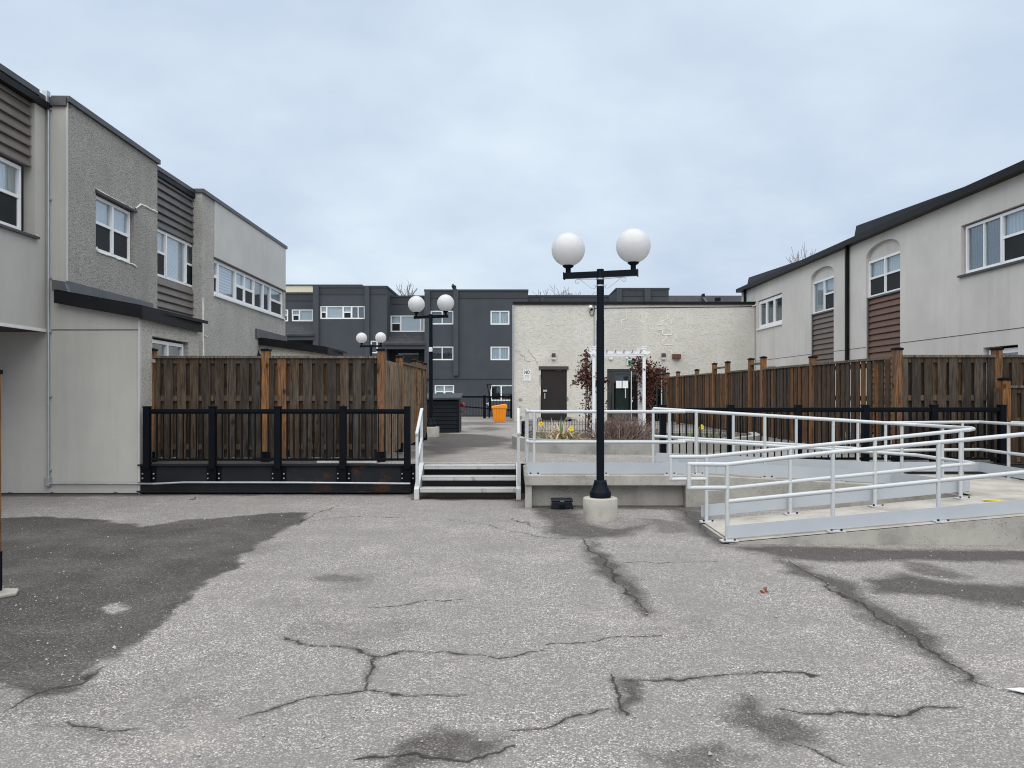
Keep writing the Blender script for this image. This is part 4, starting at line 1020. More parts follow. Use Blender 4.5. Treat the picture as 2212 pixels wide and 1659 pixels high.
# long low part seen over the hall roof
blk(1136, 1325, 641, 58, 12); pil(1168, 1174, 643, 700, 58)
blk(1331.6, 1444.5, 625.5, 56, 12); pil(1331.6, 1342.4, 624, 700, 56); pil(1391.5, 1404.3, 624, 700, 56)
q = MB(); q.prism([P(1316, 641, 57.5), P(1333, 625.5, 56.5), P(1333, 700, 56.5), P(1316, 700, 57.5)], (0, 3, 0)); q.build('splayed_wall', 'stucco_charcoal', ab)
q = MB(); q.prism([P(1444, 700, 56.4), P(1640, 700, 56.4), P(1640, 638.5, 60), P(1444, 638.5, 60)], (0, 0, -.3)); sr = q.build('shingle_roof', 'shingle', ab)
q = MB(); q.prism([P(1514, 641, 59.6), P(1519, 641, 59.6), P(1536, 664, 57.9), P(1529, 664, 57.9)], (0, 0, .15)); q.build('roof_valley', 'cap_metal', sr)
q = MB(); q.box(PX(1546, 58.6), PX(1556, 58.6), 58.5, 58.9, PZ(650, 58.6), PZ(643, 58.6)); q.build('roof_vent', 'gutter_brown', sr)
q = MB(); q.box(PX(1517, 59.4), PX(1522, 59.4), 59.3, 59.6, PZ(641, 59.4), PZ(634.5, 59.4)); q.build('roof_vent', 'gutter_brown', sr)

# ------------------------------------------------------------------ timber fences
def fence(name, A, B, sign, z0, z1, posts, label, mats, pitch=.196, bw=.135, group='timber privacy fences', gaps=(), cap=True, jitter=.004, post_w=.115, post_h=.085, orange=(), both=True, open_=(0, 0)):
    """shadow-box fence: boards on both faces of three rails, square posts with black caps"""
    w = Wall(A, B, sign); root = thing(name, w.p(w.L / 2, z0 - .05), label, 'fence', group)
    mf, mbk, mp, mr, mc = mats
    ang = math.atan2(w.u.y, w.u.x)
    hgt = z1 - z0
    bm = MB(); bm.box(-bw / 2, bw / 2, -.008, .008, 0, hgt - .03)
    meF = bm.mesh('board', mf); meB = bm.mesh('board', mbk); meO = bm.mesh('board', 'timber_post')
    n = int(w.L / pitch)
    for i in range(n + 1):
        a = .085 + i * pitch
        if a > w.L - .04: break
        if any(g0 < a < g1 for g0, g1 in gaps): continue
        j = random.uniform(-.006, .006)
        o = inst(meO if i in orange else meF, 'board', root, w.p(a + j, z0 + random.uniform(-.008, .008), .028 + random.uniform(-jitter, jitter)), ang, 0, random.uniform(-.004, .004))
        if both and a + pitch / 2 < w.L - .03 and not (open_[0] < a < open_[1] and i % 3):
            inst(meB, 'board', root, w.p(a + pitch / 2 + random.uniform(-.01, .01), z0 + random.uniform(-.01, .01), -.030), ang, 0, random.uniform(-.004, .004))
    ps = sorted(posts)
    for k in range(len(ps) - 1):
        for zr_ in (z0 + .13, z0 + hgt * .56, z1 - .11):
            q = MB(); w.box(q, ps[k] + post_w / 2, ps[k + 1] - post_w / 2, zr_, zr_ + .085, -.019, .018); q.build('rail', mr, root)
        if cap:
            q = MB(); w.box(q, ps[k] + post_w / 2 - .01, ps[k + 1] - post_w / 2 + .01, z1 - .03, z1 + .008, -.06, .062); q.build('cap_board', mc, root)
    pmesh = MB(); pmesh.box(-post_w / 2, post_w / 2, -post_w / 2, post_w / 2, .10, hgt + post_h + .06); pme = pmesh.mesh('post', mp)
    cm_ = MB(); h_ = post_w / 2 + .012; cm_.box(-h_, h_, -h_, h_, 0, .03)
    cm_.add([(-h_, -h_, .03), (h_, -h_, .03), (h_, h_, .03), (-h_, h_, .03), (0, 0, .055)], [(0, 1, 4), (1, 2, 4), (2, 3, 4), (3, 0, 4)]); cme = cm_.mesh('post_cap', 'black_paint')
    sm_ = MB(); sm_.box(-h_ + .004, h_ - .004, -h_ + .004, h_ - .004, 0, .16); sme = sm_.mesh('post_shoe', 'black_paint')
    for a in ps:
        p = inst(pme, 'post', root, w.p(a, z0 - .06), ang)
        c = inst(cme, 'post_cap', p, w.p(a, z1 + post_h)); inst(sme, 'post_shoe', p, w.p(a, z0 - .06))
    return root, w
FM = ('timber_grey', 'timber_back', 'timber_post', 'timber_rail', 'timber_cap')
FR = ('timber_brown', 'timber_brown', 'timber_post', 'timber_rail', 'timber_cap')
FS = ('timber_side', 'timber_back', 'timber_post', 'timber_rail', 'timber_cap')
YF = 12.03
f1, wf1 = fence('timber_fence', (PX(328, YF), YF), (PX(824, YF), YF), 1, .50, 2.085, [0, PX(575, YF) - PX(328, YF), PX(824, YF) - PX(328, YF)], 'weathered grey timber fence behind the left black railing', FM, orange=(10,))
q = MB(); q.box(PX(302, 11.9), PX(332, 11.9), 11.955, 11.962, PZ(783, 11.9), PZ(776, 11.9)); q.build('wall_strap', 'galvanised', f1)
xs0 = PX(832, 12.09) - .03
f2, wf2 = fence('timber_fence', (xs0, 12.10), (-1.97, 17.25), 1, .52, 2.06, [1.62, 3.5, 4.45, 5.12], 'side fence running back from the corner post, with gate and black house numbers', FS, gaps=((4.4, 4.5),))
# gate headers, number plates and handle of the side fence
q = MB(); wf2.box(q, 3.55, 4.4, 2.06, 2.14, -.05, .05); wf2.box(q, 4.5, 5.07, 2.03, 2.11, -.05, .05); q.build('gate_header', 'timber_post', f2)
q = MB(); wf2.box(q, 4.6, 4.98, .55, 1.85, .03, .06); q.build('gate_panel', 'lintel_brown', f2)
for a_, txt in ((3.5, '199'), (5.12, '195')):
    for k, ch in enumerate(txt):
        text_mesh(ch, .24, 'ink', 'house_number', f2, wf2.p(a_, 1.78 - k * .22, .0605), (R(90), 0, math.atan2(wf2.u.y, wf2.u.x)), .004, .006)
q = MB(); q.wire([wf2.p(3.78, 1.28, .04), wf2.p(3.78, 1.28, .085), wf2.p(3.78, 1.14, .085), wf2.p(3.78, 1.14, .04)], .008, 6); q.build('gate_handle', 'black_paint', f2)
# right, front section and receding section
xr0, xr1 = PX(1938, YF), PX(2153, YF)
f3, wf3 = fence('timber_fence', (xr0, YF), (9.0, YF), 1, .50, 2.10, [0, xr1 - xr0, 2.95], 'weathered timber fence facing the camera on the right, behind the ramp landing', FM)
Bx, By = 5.65, 28.3
f4, wf4 = fence('timber_fence', (xr0 - .02, YF + .12), (Bx, By), -1, .50, 2.08, [], 'long brown timber fence receding along the right towards the beige hall', FR, open_=(.2, 2.2), jitter=.012)
pa = [wf4.s_(x) for x in (1443.5, 1466, 1507, 1545, 1573.5, 1624, 1651, 1758)]
root = f4
pmesh = MB(); pmesh.box(-.057, .057, -.057, .057, 0, 1.76); pme = pmesh.mesh('post', 'timber_post')
cm_ = MB(); cm_.box(-.07, .07, -.07, .07, 0, .03); cm_.add([(-.07, -.07, .03), (.07, -.07, .03), (.07, .07, .03), (-.07, .07, .03), (0, 0, .055)], [(0, 1, 4), (1, 2, 4), (2, 3, 4), (3, 0, 4)]); cme = cm_.mesh('post_cap', 'black_paint')
tall = {3, 4, 5, 6}
for i, a in enumerate(pa):
    up = .12 if i in tall else 0
    p = inst(pme, 'post', f4, wf4.p(a, PLZ + up, .02)); inst(cme, 'post_cap', p, wf4.p(a, PLZ + 1.76 + up, .02))
pe = [.1] + sorted(pa) + [wf4.L]
for k in range(len(pe) - 1):
    a0_, a1_ = pe[k] + .05, pe[k + 1] - .05
    if a1_ - a0_ < .1: continue
    gate = any(abs(pe[k] - pa[j]) < .01 for j in (4, 6)) and any(abs(pe[k + 1] - pa[j]) < .01 for j in (3, 5))
    q = MB(); zt_ = 2.05
    wf4.box(q, a0_, a1_, zt_ + (.14 if gate else 0), zt_ + .04 + (.14 if gate else 0), -.06, .065); q.build('cap_board', 'timber_cap', f4)
    for zr_ in (.63, 1.38, 1.93):
        q = MB(); wf4.box(q, a0_, a1_, zr_, zr_ + .085, -.019, .018); q.build('rail', 'timber_rail', f4)
f5, wf5 = fence('timber_fence', (PX(2150, 11.62), 11.70), (9.2, 11.66), 1, .33, 1.62, [.19, 1.9], 'lower timber fence at the far right edge, in front of the taller one', ('timber_brown', 'timber_back', 'timber_post', 'timber_rail', 'timber_cap'), pitch=.20)

# lone fence post at the left frame edge
t = thing('gate_post', (-3.87, 5.72, 0), 'tan timber post with black shoe on a concrete pad at the left frame edge', 'post')
q = MB(); q.box(-3.96, -3.848, 5.66, 5.79, .32, 1.66); q.build('post', 'timber_post', t)
q = MB(); q.box(-3.97, -3.841, 5.65, 5.80, 1.66, 1.69); q.add([(-3.97, 5.65, 1.69), (-3.841, 5.65, 1.69), (-3.841, 5.80, 1.69), (-3.97, 5.80, 1.69), (-3.896, 5.725, 1.72)], [(0, 1, 4), (1, 2, 4), (2, 3, 4), (3, 0, 4)]); q.build('post_cap', 'black_paint', t)
q = MB(); q.box(-3.965, -3.843, 5.655, 5.795, .03, .325); q.build('post_shoe', 'black_paint', t)
q = MB(); q.prism([(-4.2, 5.6, .0), (-3.80, 5.62, .0), (-3.70, 5.74, .0), (-3.76, 5.86, .0), (-4.2, 5.9, .0)], (0, 0, .03)); q.build('concrete_pad', 'concrete_light', t, .01)

# ------------------------------------------------------------------ black steel railings
def black_rail(label, X, Y, nz_top, nz_bot, plates, zpost0, zbase):
    root = thing('steel_railing', ((X[0] + X[-1]) / 2, Y, zbase), label, 'railing', 'black steel railings along the courtyard edge')
    pw = .046
    pm_ = MB(); pm_.box(-pw, pw, -pw, pw, 0, nz_top + .025 - zpost0); pme_ = pm_.mesh('post', 'black_paint')
    cpm = MB(); cpm.box(-pw - .006, pw + .006, -pw - .006, pw + .006, 0, .016); cpe = cpm.mesh('post_cap', 'black_paint')
    bt = MB(); bt.box(-.0085, .0085, -.0085, .0085, 0, nz_top - nz_bot - .05); bme = bt.mesh('baluster', 'black_paint')
    for x in X:
        p = inst(pme_, 'post', root, (x, Y, zpost0)); inst(cpe, 'post_cap', p, (x, Y, nz_top + .025))
    for x0, x1 in zip(X[:-1], X[1:]):
        q = MB(); q.box(x0 + pw, x1 - pw, Y - .032, Y + .032, nz_top - .055, nz_top); q.box(x0 + pw, x1 - pw, Y - .024, Y + .024, nz_top - .072, nz_top - .056); q.build('top_rail', 'black_paint', root, .006)
        q = MB(); q.box(x0 + pw, x1 - pw, Y - .018, Y + .018, nz_bot - .036, nz_bot); q.build('bottom_rail', 'black_paint', root)
        n = 8; st = (x1 - x0 - 2 * pw) / (n + 1)
        for i in range(n): inst(bme, 'baluster', root, (x0 + pw + st * (i + 1), Y, nz_bot))
    if plates:
        pl = MB(); pl.box(-.105, .105, -.008, .008, 0, .25); pl_e = pl.mesh('mounting_plate', 'black_paint')
        pl2 = MB(); pl2.box(-.05, .05, -.045, 0, 0, .25); pl2e = pl2.mesh('post_sleeve', 'black_paint')
        bo = MB(); bo.lathe((0, 0, 0), [(.014, 0), (.014, .012), (.008, .018)], 8); bme2 = bo.mesh('bolt', 'galvanised')
        for x in X:
            p = inst(pl_e, 'mounting_plate', root, (x, Y + .045, zpost0 - .20)); inst(pl2e, 'post_sleeve', root, (x, Y + .036, zpost0 - .20))
            for dx in (-.082, .082):
                for dz in (.05, .12): inst(bme2, 'bolt', p, (x + dx, Y + .036, zpost0 - .20 + dz), 0, R(90))
    return root
YL = 11.47
XL = [PX(x, YL) for x in (318, 459.5, 600, 741, 880)]
black_rail('black steel railing in front of the left timber fence', XL, YL, PZ(883.5, YL), PZ(990, YL), True, .385, .44)
YQ = 11.62
XQ = [PX(x, YQ) for x in (1432, 1578, 1724, 1869, 2017, 2164)]
black_rail('black steel railing behind the white ramp rails on the right', XQ, YQ, PZ(880, YQ), PZ(988, YQ), False, .43, .44)
# steel edge beams below the railings
t = thing('edge_beam', (-3.5, 11.56, .05), 'dark steel edge beam with rust stains under the left railing', 'beam', 'steel edge beams of the courtyard')
xb0, xb1 = PX(301, 11.55), PX(889, 11.55)
q = MB(); q.box(xb0, xb1, 11.535, 11.56, .05, .425); q.build('web', 'beam_steel', t)
q = MB(); q.box(xb0, xb1, 11.48, 11.60, .425, .445); q.build('top_flange', 'beam_steel', t)
q = MB(); q.box(xb0, xb1, 11.46, 11.60, .03, .05); q.build('bottom_flange', 'beam_steel', t)
q = MB(); q.box(xb0, xb1, 11.50, 11.534, .165, .178); q.build('stiffener', 'beam_steel', t)
t = thing('edge_beam', (5, 11.7, .05), 'dark steel edge beam behind the ramp landing on the right', 'beam', 'steel edge beams of the courtyard')
q = MB(); q.box(2.2, XQ[-1] + .1, 11.67, 11.70, .0, .425); q.build('web', 'beam_steel', t)
q = MB(); q.box(2.2, XQ[-1] + .1, 11.56, 11.72, .425, .45); q.build('top_flange', 'beam_steel', t)
# white timber offcuts lying under the left fence
for xa, xb, lab in ((920 / 1.736 + 0, 0, ''),): pass
def offcut(x0, x1, y0, y1, lab):
    o = MB(); X0, X1 = PX(x0, 11.8), PX(x1, 11.8); o.box(X0, X1, 11.75, 11.84, PLZ + .004, PLZ + .05)
    tag(o.build('plank_offcut', 'vinyl_grimy', None, .004, ((X0 + X1) / 2, 11.8, PLZ)), lab, 'plank', 'pale planks under the left fence')
offcut(686, 734, 0, 0, 'pale plank under the left fence, left of the fourth railing post')
offcut(748, 814, 0, 0, 'pale plank under the left fence, right of the fourth railing post')

# ------------------------------------------------------------------ steps up to the courtyard
st = thing('metal_steps', (-.64, 11.2, 0), 'short white metal steps with open risers and sloping handrails', 'steps')
for i, (zt_, y0) in enumerate(((.160, 10.90), (.302, 11.15), (.440, 11.40))):
    q = MB(); q.box(-1.31, .055, y0, y0 + .215, zt_ - .018, zt_); q.box(-1.31, .055, y0 - .004, y0 + .03, zt_ - .058, zt_ - .0185); q.build('tread', 'stair_white', st, .004)
for X0, X1 in ((-1.385, -1.315), (.06, .128)):
    q = MB()
    q.prism([(X0, 10.85, .0), (X0, 10.93, .0), (X0, 11.56, .30), (X0, 11.56, .475), (X0, 11.46, .475), (X0, 10.88, .175), (X0, 10.85, .16)], (X1 - X0, 0, 0)); q.build('stringer', 'rail_white', st, .008)
    xm = (X0 + X1) / 2; s_ = .019
    q = MB(); q.box(xm - s_, xm + s_, 10.91, 10.95, .19, .93); q.build('handrail_post', 'rail_white', st)
    q = MB(); q.box(xm - s_, xm + s_, 11.47, 11.51, .47, 1.245); q.build('handrail_post', 'rail_white', st)
    q = MB(); q.prism([(xm - .023, 10.885, .915), (xm - .023, 11.49, 1.245), (xm - .023, 11.535, 1.247), (xm - .023, 11.535, 1.29), (xm - .023, 11.47, 1.285), (xm - .023, 10.885, .955)], (.046, 0, 0)); q.build('handrail', 'rail_white', st, .012)
    q = MB(); q.prism([(xm - .016, 10.95, .53), (xm - .016, 11.47, .81), (xm - .016, 11.47, .85), (xm - .016, 10.95, .57)], (.032, 0, 0)); q.build('mid_rail', 'rail_white', st)
    q = MB(); q.box(X0 - .04, X1 + .04, 10.83, 10.97, .0, .008); q.build('foot_plate', 'rust', st)

# ------------------------------------------------------------------ concrete ramp
rp = thing('concrete_ramp', (4, 9.4, 0), 'switchback concrete ramp with landing slab leading up to the courtyard', 'ramp')
q = MB(); q.box(.17, 2.30, 10.13, 11.61, .292, .430); q.build('landing_slab', 'concrete', rp, .012)
q = MB(); q.box(.20, 2.2985, 10.34, 11.6, -.03, .291); q.box(.175, .26, 10.16, 10.34, -.03, .291); q.build('landing_wall', 'concrete', rp)
zA, zB = .425, .295
q = MB()   # upper run: closed solid, front face bends towards the hairpin
top = [(2.301, 10.18, zA), (5.15, 10.02, zB), (5.34, 9.0, zB), (7.0, 9.0, zB), (7.0, 11.36, zB), (5.2, 11.36, zB), (2.301, 11.55, zA)]
n = len(top); q.add(top + [(x, y, -.03) for x, y, z in top], [(0, 1, 5, 6), (1, 2, 3), (1, 3, 4), (1, 4, 5)] + [(i, (i + 1) % n, n + (i + 1) % n, n + i) for i in range(n)]); q.build('upper_run', 'concrete', rp)
q = MB()   # lower run
top = [(2.18, 7.70, .012), (5.40, 7.66, .312), (7.0, 7.66, .312), (7.0, 8.996, .312), (5.40, 8.996, .312), (2.18, 8.96, .012)]
n = len(top); q.add(top + [(x, y, -.03) for x, y, z in top], [(0, 1, 4, 5), (1, 2, 3, 4)] + [(i, (i + 1) % n, n + (i + 1) % n, n + i) for i in range(n)]); q.build('lower_run', 'concrete', rp)
q = MB(); q.prism([(2.21, 7.705, .024), (5.40, 7.668, .316), (5.40, 8.99, .316), (2.21, 8.955, .024)], (0, 0, .004)); q.build('run_surface', 'concrete_light', rp)
q = MB(); q.prism([(5.401, 7.668, .3135), (6.99, 7.668, .3135), (6.99, 11.35, .3135), (5.401, 11.35, .3135)], (0, 0, .004)); q.build('turning_landing', 'concrete_light', rp)
q = MB(); y_ = P(2097, 1081, 8.6); q.prism([(5.25, 8.55, .3205), (5.42, 8.50, .3205), (5.44, 8.57, .3205), (5.27, 8.61, .3205)], (0, 0, .002)); q.build('yellow_mark', 'yellow_mark', rp)

# white tube rails on the ramp
RR = .0225
def ramp_rail(label):
    return thing('ramp_railing', (0, 0, 0), label, 'railing', 'white tube railings of the ramp')
def post(root, x, ytop, Y, zbot, plate=True, off=(0, -.05)):
    p = P(x, ytop, Y); q = MB(); q.cyl((p.x, p.y, zbot), p, RR * .95); o = q.build('post', 'rail_white', root)
    if plate:
        q = MB(); q.box(p.x - .085, p.x + .085, p.y + off[1] - .045, p.y + off[1] + .06, zbot, zbot + .012); b = q.build('base_plate', 'rail_white', root)
        for dx in (-.05, .05):
            q = MB(); q.cyl((p.x + dx, p.y + off[1] - .02, zbot + .012), (p.x + dx, p.y + off[1] - .02, zbot + .03), .011, .011, 6); q.build('anchor_bolt', 'rust' if random.random() < .5 else 'black_paint', b)
def toe(root, pts, h=.145, t=.008):
    """toe board along points (bottom line)"""
    q = MB()
    for a, b in zip(pts[:-1], pts[1:]):
        a, b = Vector(a), Vector(b); dr_ = (b - a); nn = Vector((dr_.y, -dr_.x, 0)).normalized() * t
        q.obox(a, b - a, nn, (0, 0, h))
    q.build('toe_board', 'toe_white', root)
def rails(root, *lines):
    for ln_ in lines:
        q = MB(); q.pipe(ln_, RR, 12); q.build('rail', 'rail_white', root)

YG = 10.25
r1_ = ramp_rail('white tube railing along the front of the upper landing slab'); r1_.location = (1.2, YG, .43); LOC[r1_] = Vector((1.2, YG, .43))
xc = PX(1140, YG)
zt_, zl_ = PZ(889.3, YG), PZ(955, YG)
xe = PX(1478, YG)
rails(r1_, [(xc, 11.35, zt_), (xc, YG + .06, zt_), (xc + .05, YG, zt_), (xe, YG, zt_), (xe + .02, YG + .08, zt_)], [(xc, 11.35, zl_), (xc, YG + .06, zl_), (xc + .05, YG, zl_), (xe, YG, zl_), (xe + .02, YG + .08, zl_), (xe - .0, YG + .35, zl_)])
for x in (1154, 1300, 1446): post(r1_, x, 889.3, YG, .43, True)
q = MB(); q.cyl((xc, 11.35, .43), (xc, 11.35, zt_), RR * .95); q.cyl((xc, 10.62, .43), (xc, 10.62, zt_), RR * .95); q.build('post', 'rail_white', r1_)
toe(r1_, [(PX(1139, 10.2), 10.21, .445), (xe + .02, 10.21, .445)]); toe(r1_, [(PX(1139, 10.2) - .002, 11.3, .445), (PX(1139, 10.2) - .002, 10.205, .445)])

r2_ = ramp_rail('white tube railing that doubles back in a hairpin between the two ramp runs'); r2_.location = (4, 9.6, .3); LOC[r2_] = Vector((4, 9.6, .3))
YI = 8.9
tip_t, tip_l = P(2103, 926.5, 9.02), P(2103, 1001.5, 9.02)
up_t = [Vector((xe + .0, YG + .34, zt_ + .0)), P(1501, 888.5, 10.47), P(1809, 907.7, 10.40), P(1979, 917.7, 10.25), P(2060, 922.5, 9.75), P(2098, 925.0, 9.12), tip_t]
up_l = [Vector((xe + .0, YG + .35, zl_)), P(1501, 952.5, 10.47), P(1809, 971.5, 10.40), P(1979, 983.0, 10.25), P(2040, 992, 9.75), P(2090, 998.6, 9.2), tip_l]
lo_t = [tip_t, P(2095, 928.3, 8.92), P(2077, 929.8, YI), P(1786, 960, YI), P(1526, 986.5, YI), P(1449, 987.5, YI), P(1449, 1035.5, YI), P(1526, 1034.5, YI)]
lo_l = [tip_l, P(2095, 1002.6, 8.92), P(2077, 1003.6, YI), P(1786, 1033, YI), P(1526, 1059.5, YI)]
rails(r2_, up_t, up_l, lo_t, lo_l)
def zup(x): return zA + (zB - zA) * (x - 2.3) / 2.85
def zlo(x): return .024 + max(0, x - 2.2) * .0915
for x, y_, Y in ((1504, 888.7, 10.46), (1652, 897.6, 10.43), (1800, 907.2, 10.40), (1948, 916, 10.3)): post(r2_, x, y_, Y, max(zB, zup(PX(x, Y))), True, (0, -.12))
post(r2_, 2035.6, 921, 9.95, zB, False)
for x in (1526, 1707, 1890, 2075):
    y_ = 986.5 + (929.8 - 986.5) * (x - 1526) / (2077 - 1526); post(r2_, x, y_, YI, min(.316, zlo(PX(x, YI))), True, (0, -.06))
toe(r2_, [(xe, YG + .34, .45), (2.75, 10.35, .435), (5.05, 10.22, .315), (5.37, 9.2, .315)], .15)
toe(r2_, [(PX(1517, YI), YI + .05, .075), (5.32, YI + .05, .375)], .135)
q = MB(); q.obox((5.32, YI + .04, .36), (0, .30, 0), (.008, 0, 0), (0, 0, .14)); q.build('toe_board', 'toe_white', r2_)

r3_ = ramp_rail('white tube railing along the near edge of the lower ramp run'); r3_.location = (4, 7.8, .2); LOC[r3_] = Vector((4, 7.8, .2))
YN = 7.8
rt = P(2212, 938, YN); rl = P(2212, 1020, YN)
rails(r3_, [(7.0 - .1, 10.6, rt.z + .01), (6.9, YN, rt.z + .01), (rt.x + .25, YN, rt.z + .01), rt, P(1786, 978.5, YN), P(1570, 1003.5, YN), P(1488.5, 1002.5, YN), P(1488.5, 1054, YN), P(1570, 1053.5, YN)],
      [(6.9, YN, rl.z + .01), (rl.x + .25, YN, rl.z + .01), rl, P(1786, 1062.5, YN), P(1571, 1083.5, YN)])
for x in (1571, 1799, 2027): post(r3_, x, 1003.5 + (938 - 1003.5) * (x - 1571) / (2212 - 1571), YN, zlo(PX(x, YN)), True, (0, -.07))
toe(r3_, [(PX(1571, 7.77), 7.775, .045), (5.5, 7.755, .34), (6.98, 7.755, .345)], .13)

r4_ = ramp_rail('white tube railing along the back of the upper ramp run, beside the black railing'); r4_.location = (5, 11.3, .3); LOC[r4_] = Vector((5, 11.3, .3))
YK = 11.28
bt_ = P(2116, 911.5, YK); bl_ = P(2116, 971, YK)
rails(r4_, [P(1411, 882.5, YK), P(1809, 906.5, YK), P(1913, 913.3, YK), bt_, (bt_.x, 10.3, bt_.z), (bt_.x, 9.2, bt_.z)], [P(1411, 942, YK), P(1809, 966, YK), P(1913, 973, YK), bl_, (bl_.x, 10.3, bl_.z), (bl_.x, 9.2, bl_.z)])
for x in (1411, 1584, 1720, 1853, 1913, 2079):
    y_ = 882.5 + (913.3 - 882.5) * min(1, (x - 1411) / 502); post(r4_, x, y_, YK, max(zB, zup(PX(x, YK))) if x > 1430 else PLZ, False)
q = MB(); q.cyl((bt_.x, 10.62, .3), (bt_.x, 10.62, bt_.z), RR * .95); q.box(bt_.x - .09, bt_.x + .09, 10.55, 10.69, .3175, .33); q.build('post', 'rail_white', r4_)
toe(r4_, [(PX(1417, YK), YK - .02, .50), (5.3, YK - .02, .365), (bt_.x - .02, YK - .02, .365), (bt_.x - .02, 9.2, .36)], .14)

# ------------------------------------------------------------------ lamp posts
def lamp_proto():
    root = thing('lamp_post', (0, 0, 0), 'x', 'lamp post', 'twin-globe lamp posts')
    q = MB(); q.lathe((0, 0, 0), [(.205, -.05), (.206, .248), (.198, .258), (.10, .262)], 40); q.build('concrete_footing', 'concrete', root)
    q = MB(); q.lathe((0, 0, .262), [(.127, 0), (.129, .062), (.122, .072), (.092, .13), (.076, .185), (.074, .205), (.045, .207)], 32); q.build('base_shroud', 'pole_paint', root)
    q = MB(); q.lathe((0, 0, .468), [(.0475, 0), (.0475, 1.9), (.0445, 1.93), (.0445, 2.51), (.042, 2.535)], 24); q.build('pole', 'pole_paint', root)
    q = MB(); q.box(-.446, .446, -.034, .034, 2.905, 2.978); q.box(-.452, -.44, -.04, .04, 2.895, 2.984); q.box(.44, .452, -.04, .04, 2.895, 2.984); q.build('crossarm', 'pole_paint', root, .005)
    for s in (-1, 1):
        q = MB(); q.lathe((s * .395, 0, 2.976), [(.032, 0), (.032, .055), (.052, .066), (.070, .082), (.066, .092)], 20); h = q.build('globe_holder', 'pole_paint', root)
        q = MB(); q.ball((s * .395, 0, 3.262), .2045, 40, 24); q.build('globe', 'globe_opal', root)
    return root
lp = lamp_proto()
l2 = copy_tree(lp); l3 = copy_tree(lp)
for o, loc, yaw, lab in ((lp, (1.062, 9.24, 0), -17, 'nearest black twin-globe lamp post standing beside the ramp'),
                         (l2, (PX(930.8, 18.75), 18.75, PLZ - .012), -20, 'middle-distance black twin-globe lamp post by the dark shed'),
                         (l3, (PX(801.7, 29.2), 29.2, PLZ - .10), -15, 'farthest twin-globe lamp post, rising behind the left timber fence')):
    o.location = loc; o.rotation_euler = (0, 0, R(yaw)); o['label'] = lab; LOC[o] = Vector(loc)
# wire scroll hangers clamped to the near lamp post
hg = thing('scroll_hanger', (1.062, 9.24, 2.8), 'thin wire scroll bracket clamped under the arms of the nearest lamp', 'bracket')
c_, s_ = math.cos(R(-17)), math.sin(R(-17))
for sg_ in (-1, 1):
    def hp(r, z): return (1.062 + sg_ * r * c_, 9.24 + sg_ * r * s_, z)
    pts = [hp(.05, 2.885), hp(.20, 2.893), hp(.27, 2.895), hp(.30, 2.885), hp(.31, 2.862), hp(.295, 2.842), hp(.275, 2.842), hp(.265, 2.858), hp(.272, 2.87)]
    q = MB(); q.wire(pts, .0035, 5); q.wire([hp(.255, 2.893), hp(.17, 2.83), hp(.10, 2.775), hp(.07, 2.772), hp(.055, 2.79), hp(.06, 2.81), hp(.08, 2.812)], .0035, 5); q.build('scroll', 'galvanised', hg)
for z_ in (2.885, 2.805):
    q = MB(); q.lathe((1.062, 9.24, z_ - .009), [(.0485, 0), (.0485, .018)], 20); q.build('clamp_band', 'galvanised', hg)
ps = thing('photocell_box', (PX(930.4, 18.68), 18.68, PZ(755, 18.68)), 'small pale light box on the middle lamp post', 'box')
q = MB(); q.box(PX(926.5, 18.66), PX(934, 18.66), 18.62, 18.70, PZ(760, 18.66), PZ(750, 18.66)); q.build('box_cover', 'vinyl_grimy', ps, .01)

# ------------------------------------------------------------------ dark shed, red fire connection, orange bin
YS = 20.7
sh = thing('utility_shed', (PX(957, YS), YS, PLZ), 'low dark navy shed with lap siding and sloping lid beside the middle lamp', 'shed')
x0, x1 = PX(912, YS), PX(992, YS); zt_ = PZ(866, YS)
q = MB(); q.box(x0 + .02, x1 - .03, YS + .02, YS + .9, PLZ, zt_ + .06); q.build('carcass', 'shed_navy', sh)
bh = (zt_ - PLZ) / 8; bm = MB(); bm.prism([(x0, YS + .02, 0), (x0, YS - .012, 0), (x0, YS, bh - .012), (x0, YS + .02, bh - .012)], (x1 - x0 - .05, 0, 0)); bme = bm.mesh('lap_board', 'shed_navy', (x0, YS, 0))
for i in range(8): inst(bme, 'lap_board', sh, (x0, YS, PLZ + .01 + bh * i))
q = MB(); q.box(x1 - .05, x1, YS - .03, YS + .92, PLZ, zt_ + .02); q.build('corner_trim', 'shed_navy', sh)
q = MB(); q.prism([(x0 - .05, YS - .09, PZ(864, YS)), (x1 + .05, YS - .09, PZ(863, YS)), (x1 + .05, YS - .09, PZ(858.5, YS)), (x0 - .05, YS - .09, PZ(860, YS))], (0, 1.08, .12)); q.build('lid', 'charcoal_trim', sh, .006)
fd = thing('fire_connection', (PX(993, 21.3), 21.3, PLZ), 'red fire department connection sticking out beside the dark shed', 'hydrant')
xz = PX(994.5, 21.3)
q = MB(); q.cyl((xz - .03, 21.3, PLZ), (xz - .03, 21.3, PZ(868, 21.3)), .025); q.build('standpipe', 'black_paint', fd)
q = MB(); zc = PZ(874.5, 21.3); q.cyl((xz - .05, 21.3, zc), (xz + .09, 21.25, zc), .06); q.cyl((xz + .09, 21.25, zc), (xz + .125, 21.24, zc), .068, .05); q.build('hose_outlet', 'red_paint', fd)
q = MB(); zc = PZ(889, 21.3); q.cyl((xz - .05, 21.3, zc), (xz + .13, 21.3, zc), .022); q.build('drain_outlet', 'red_paint', fd)

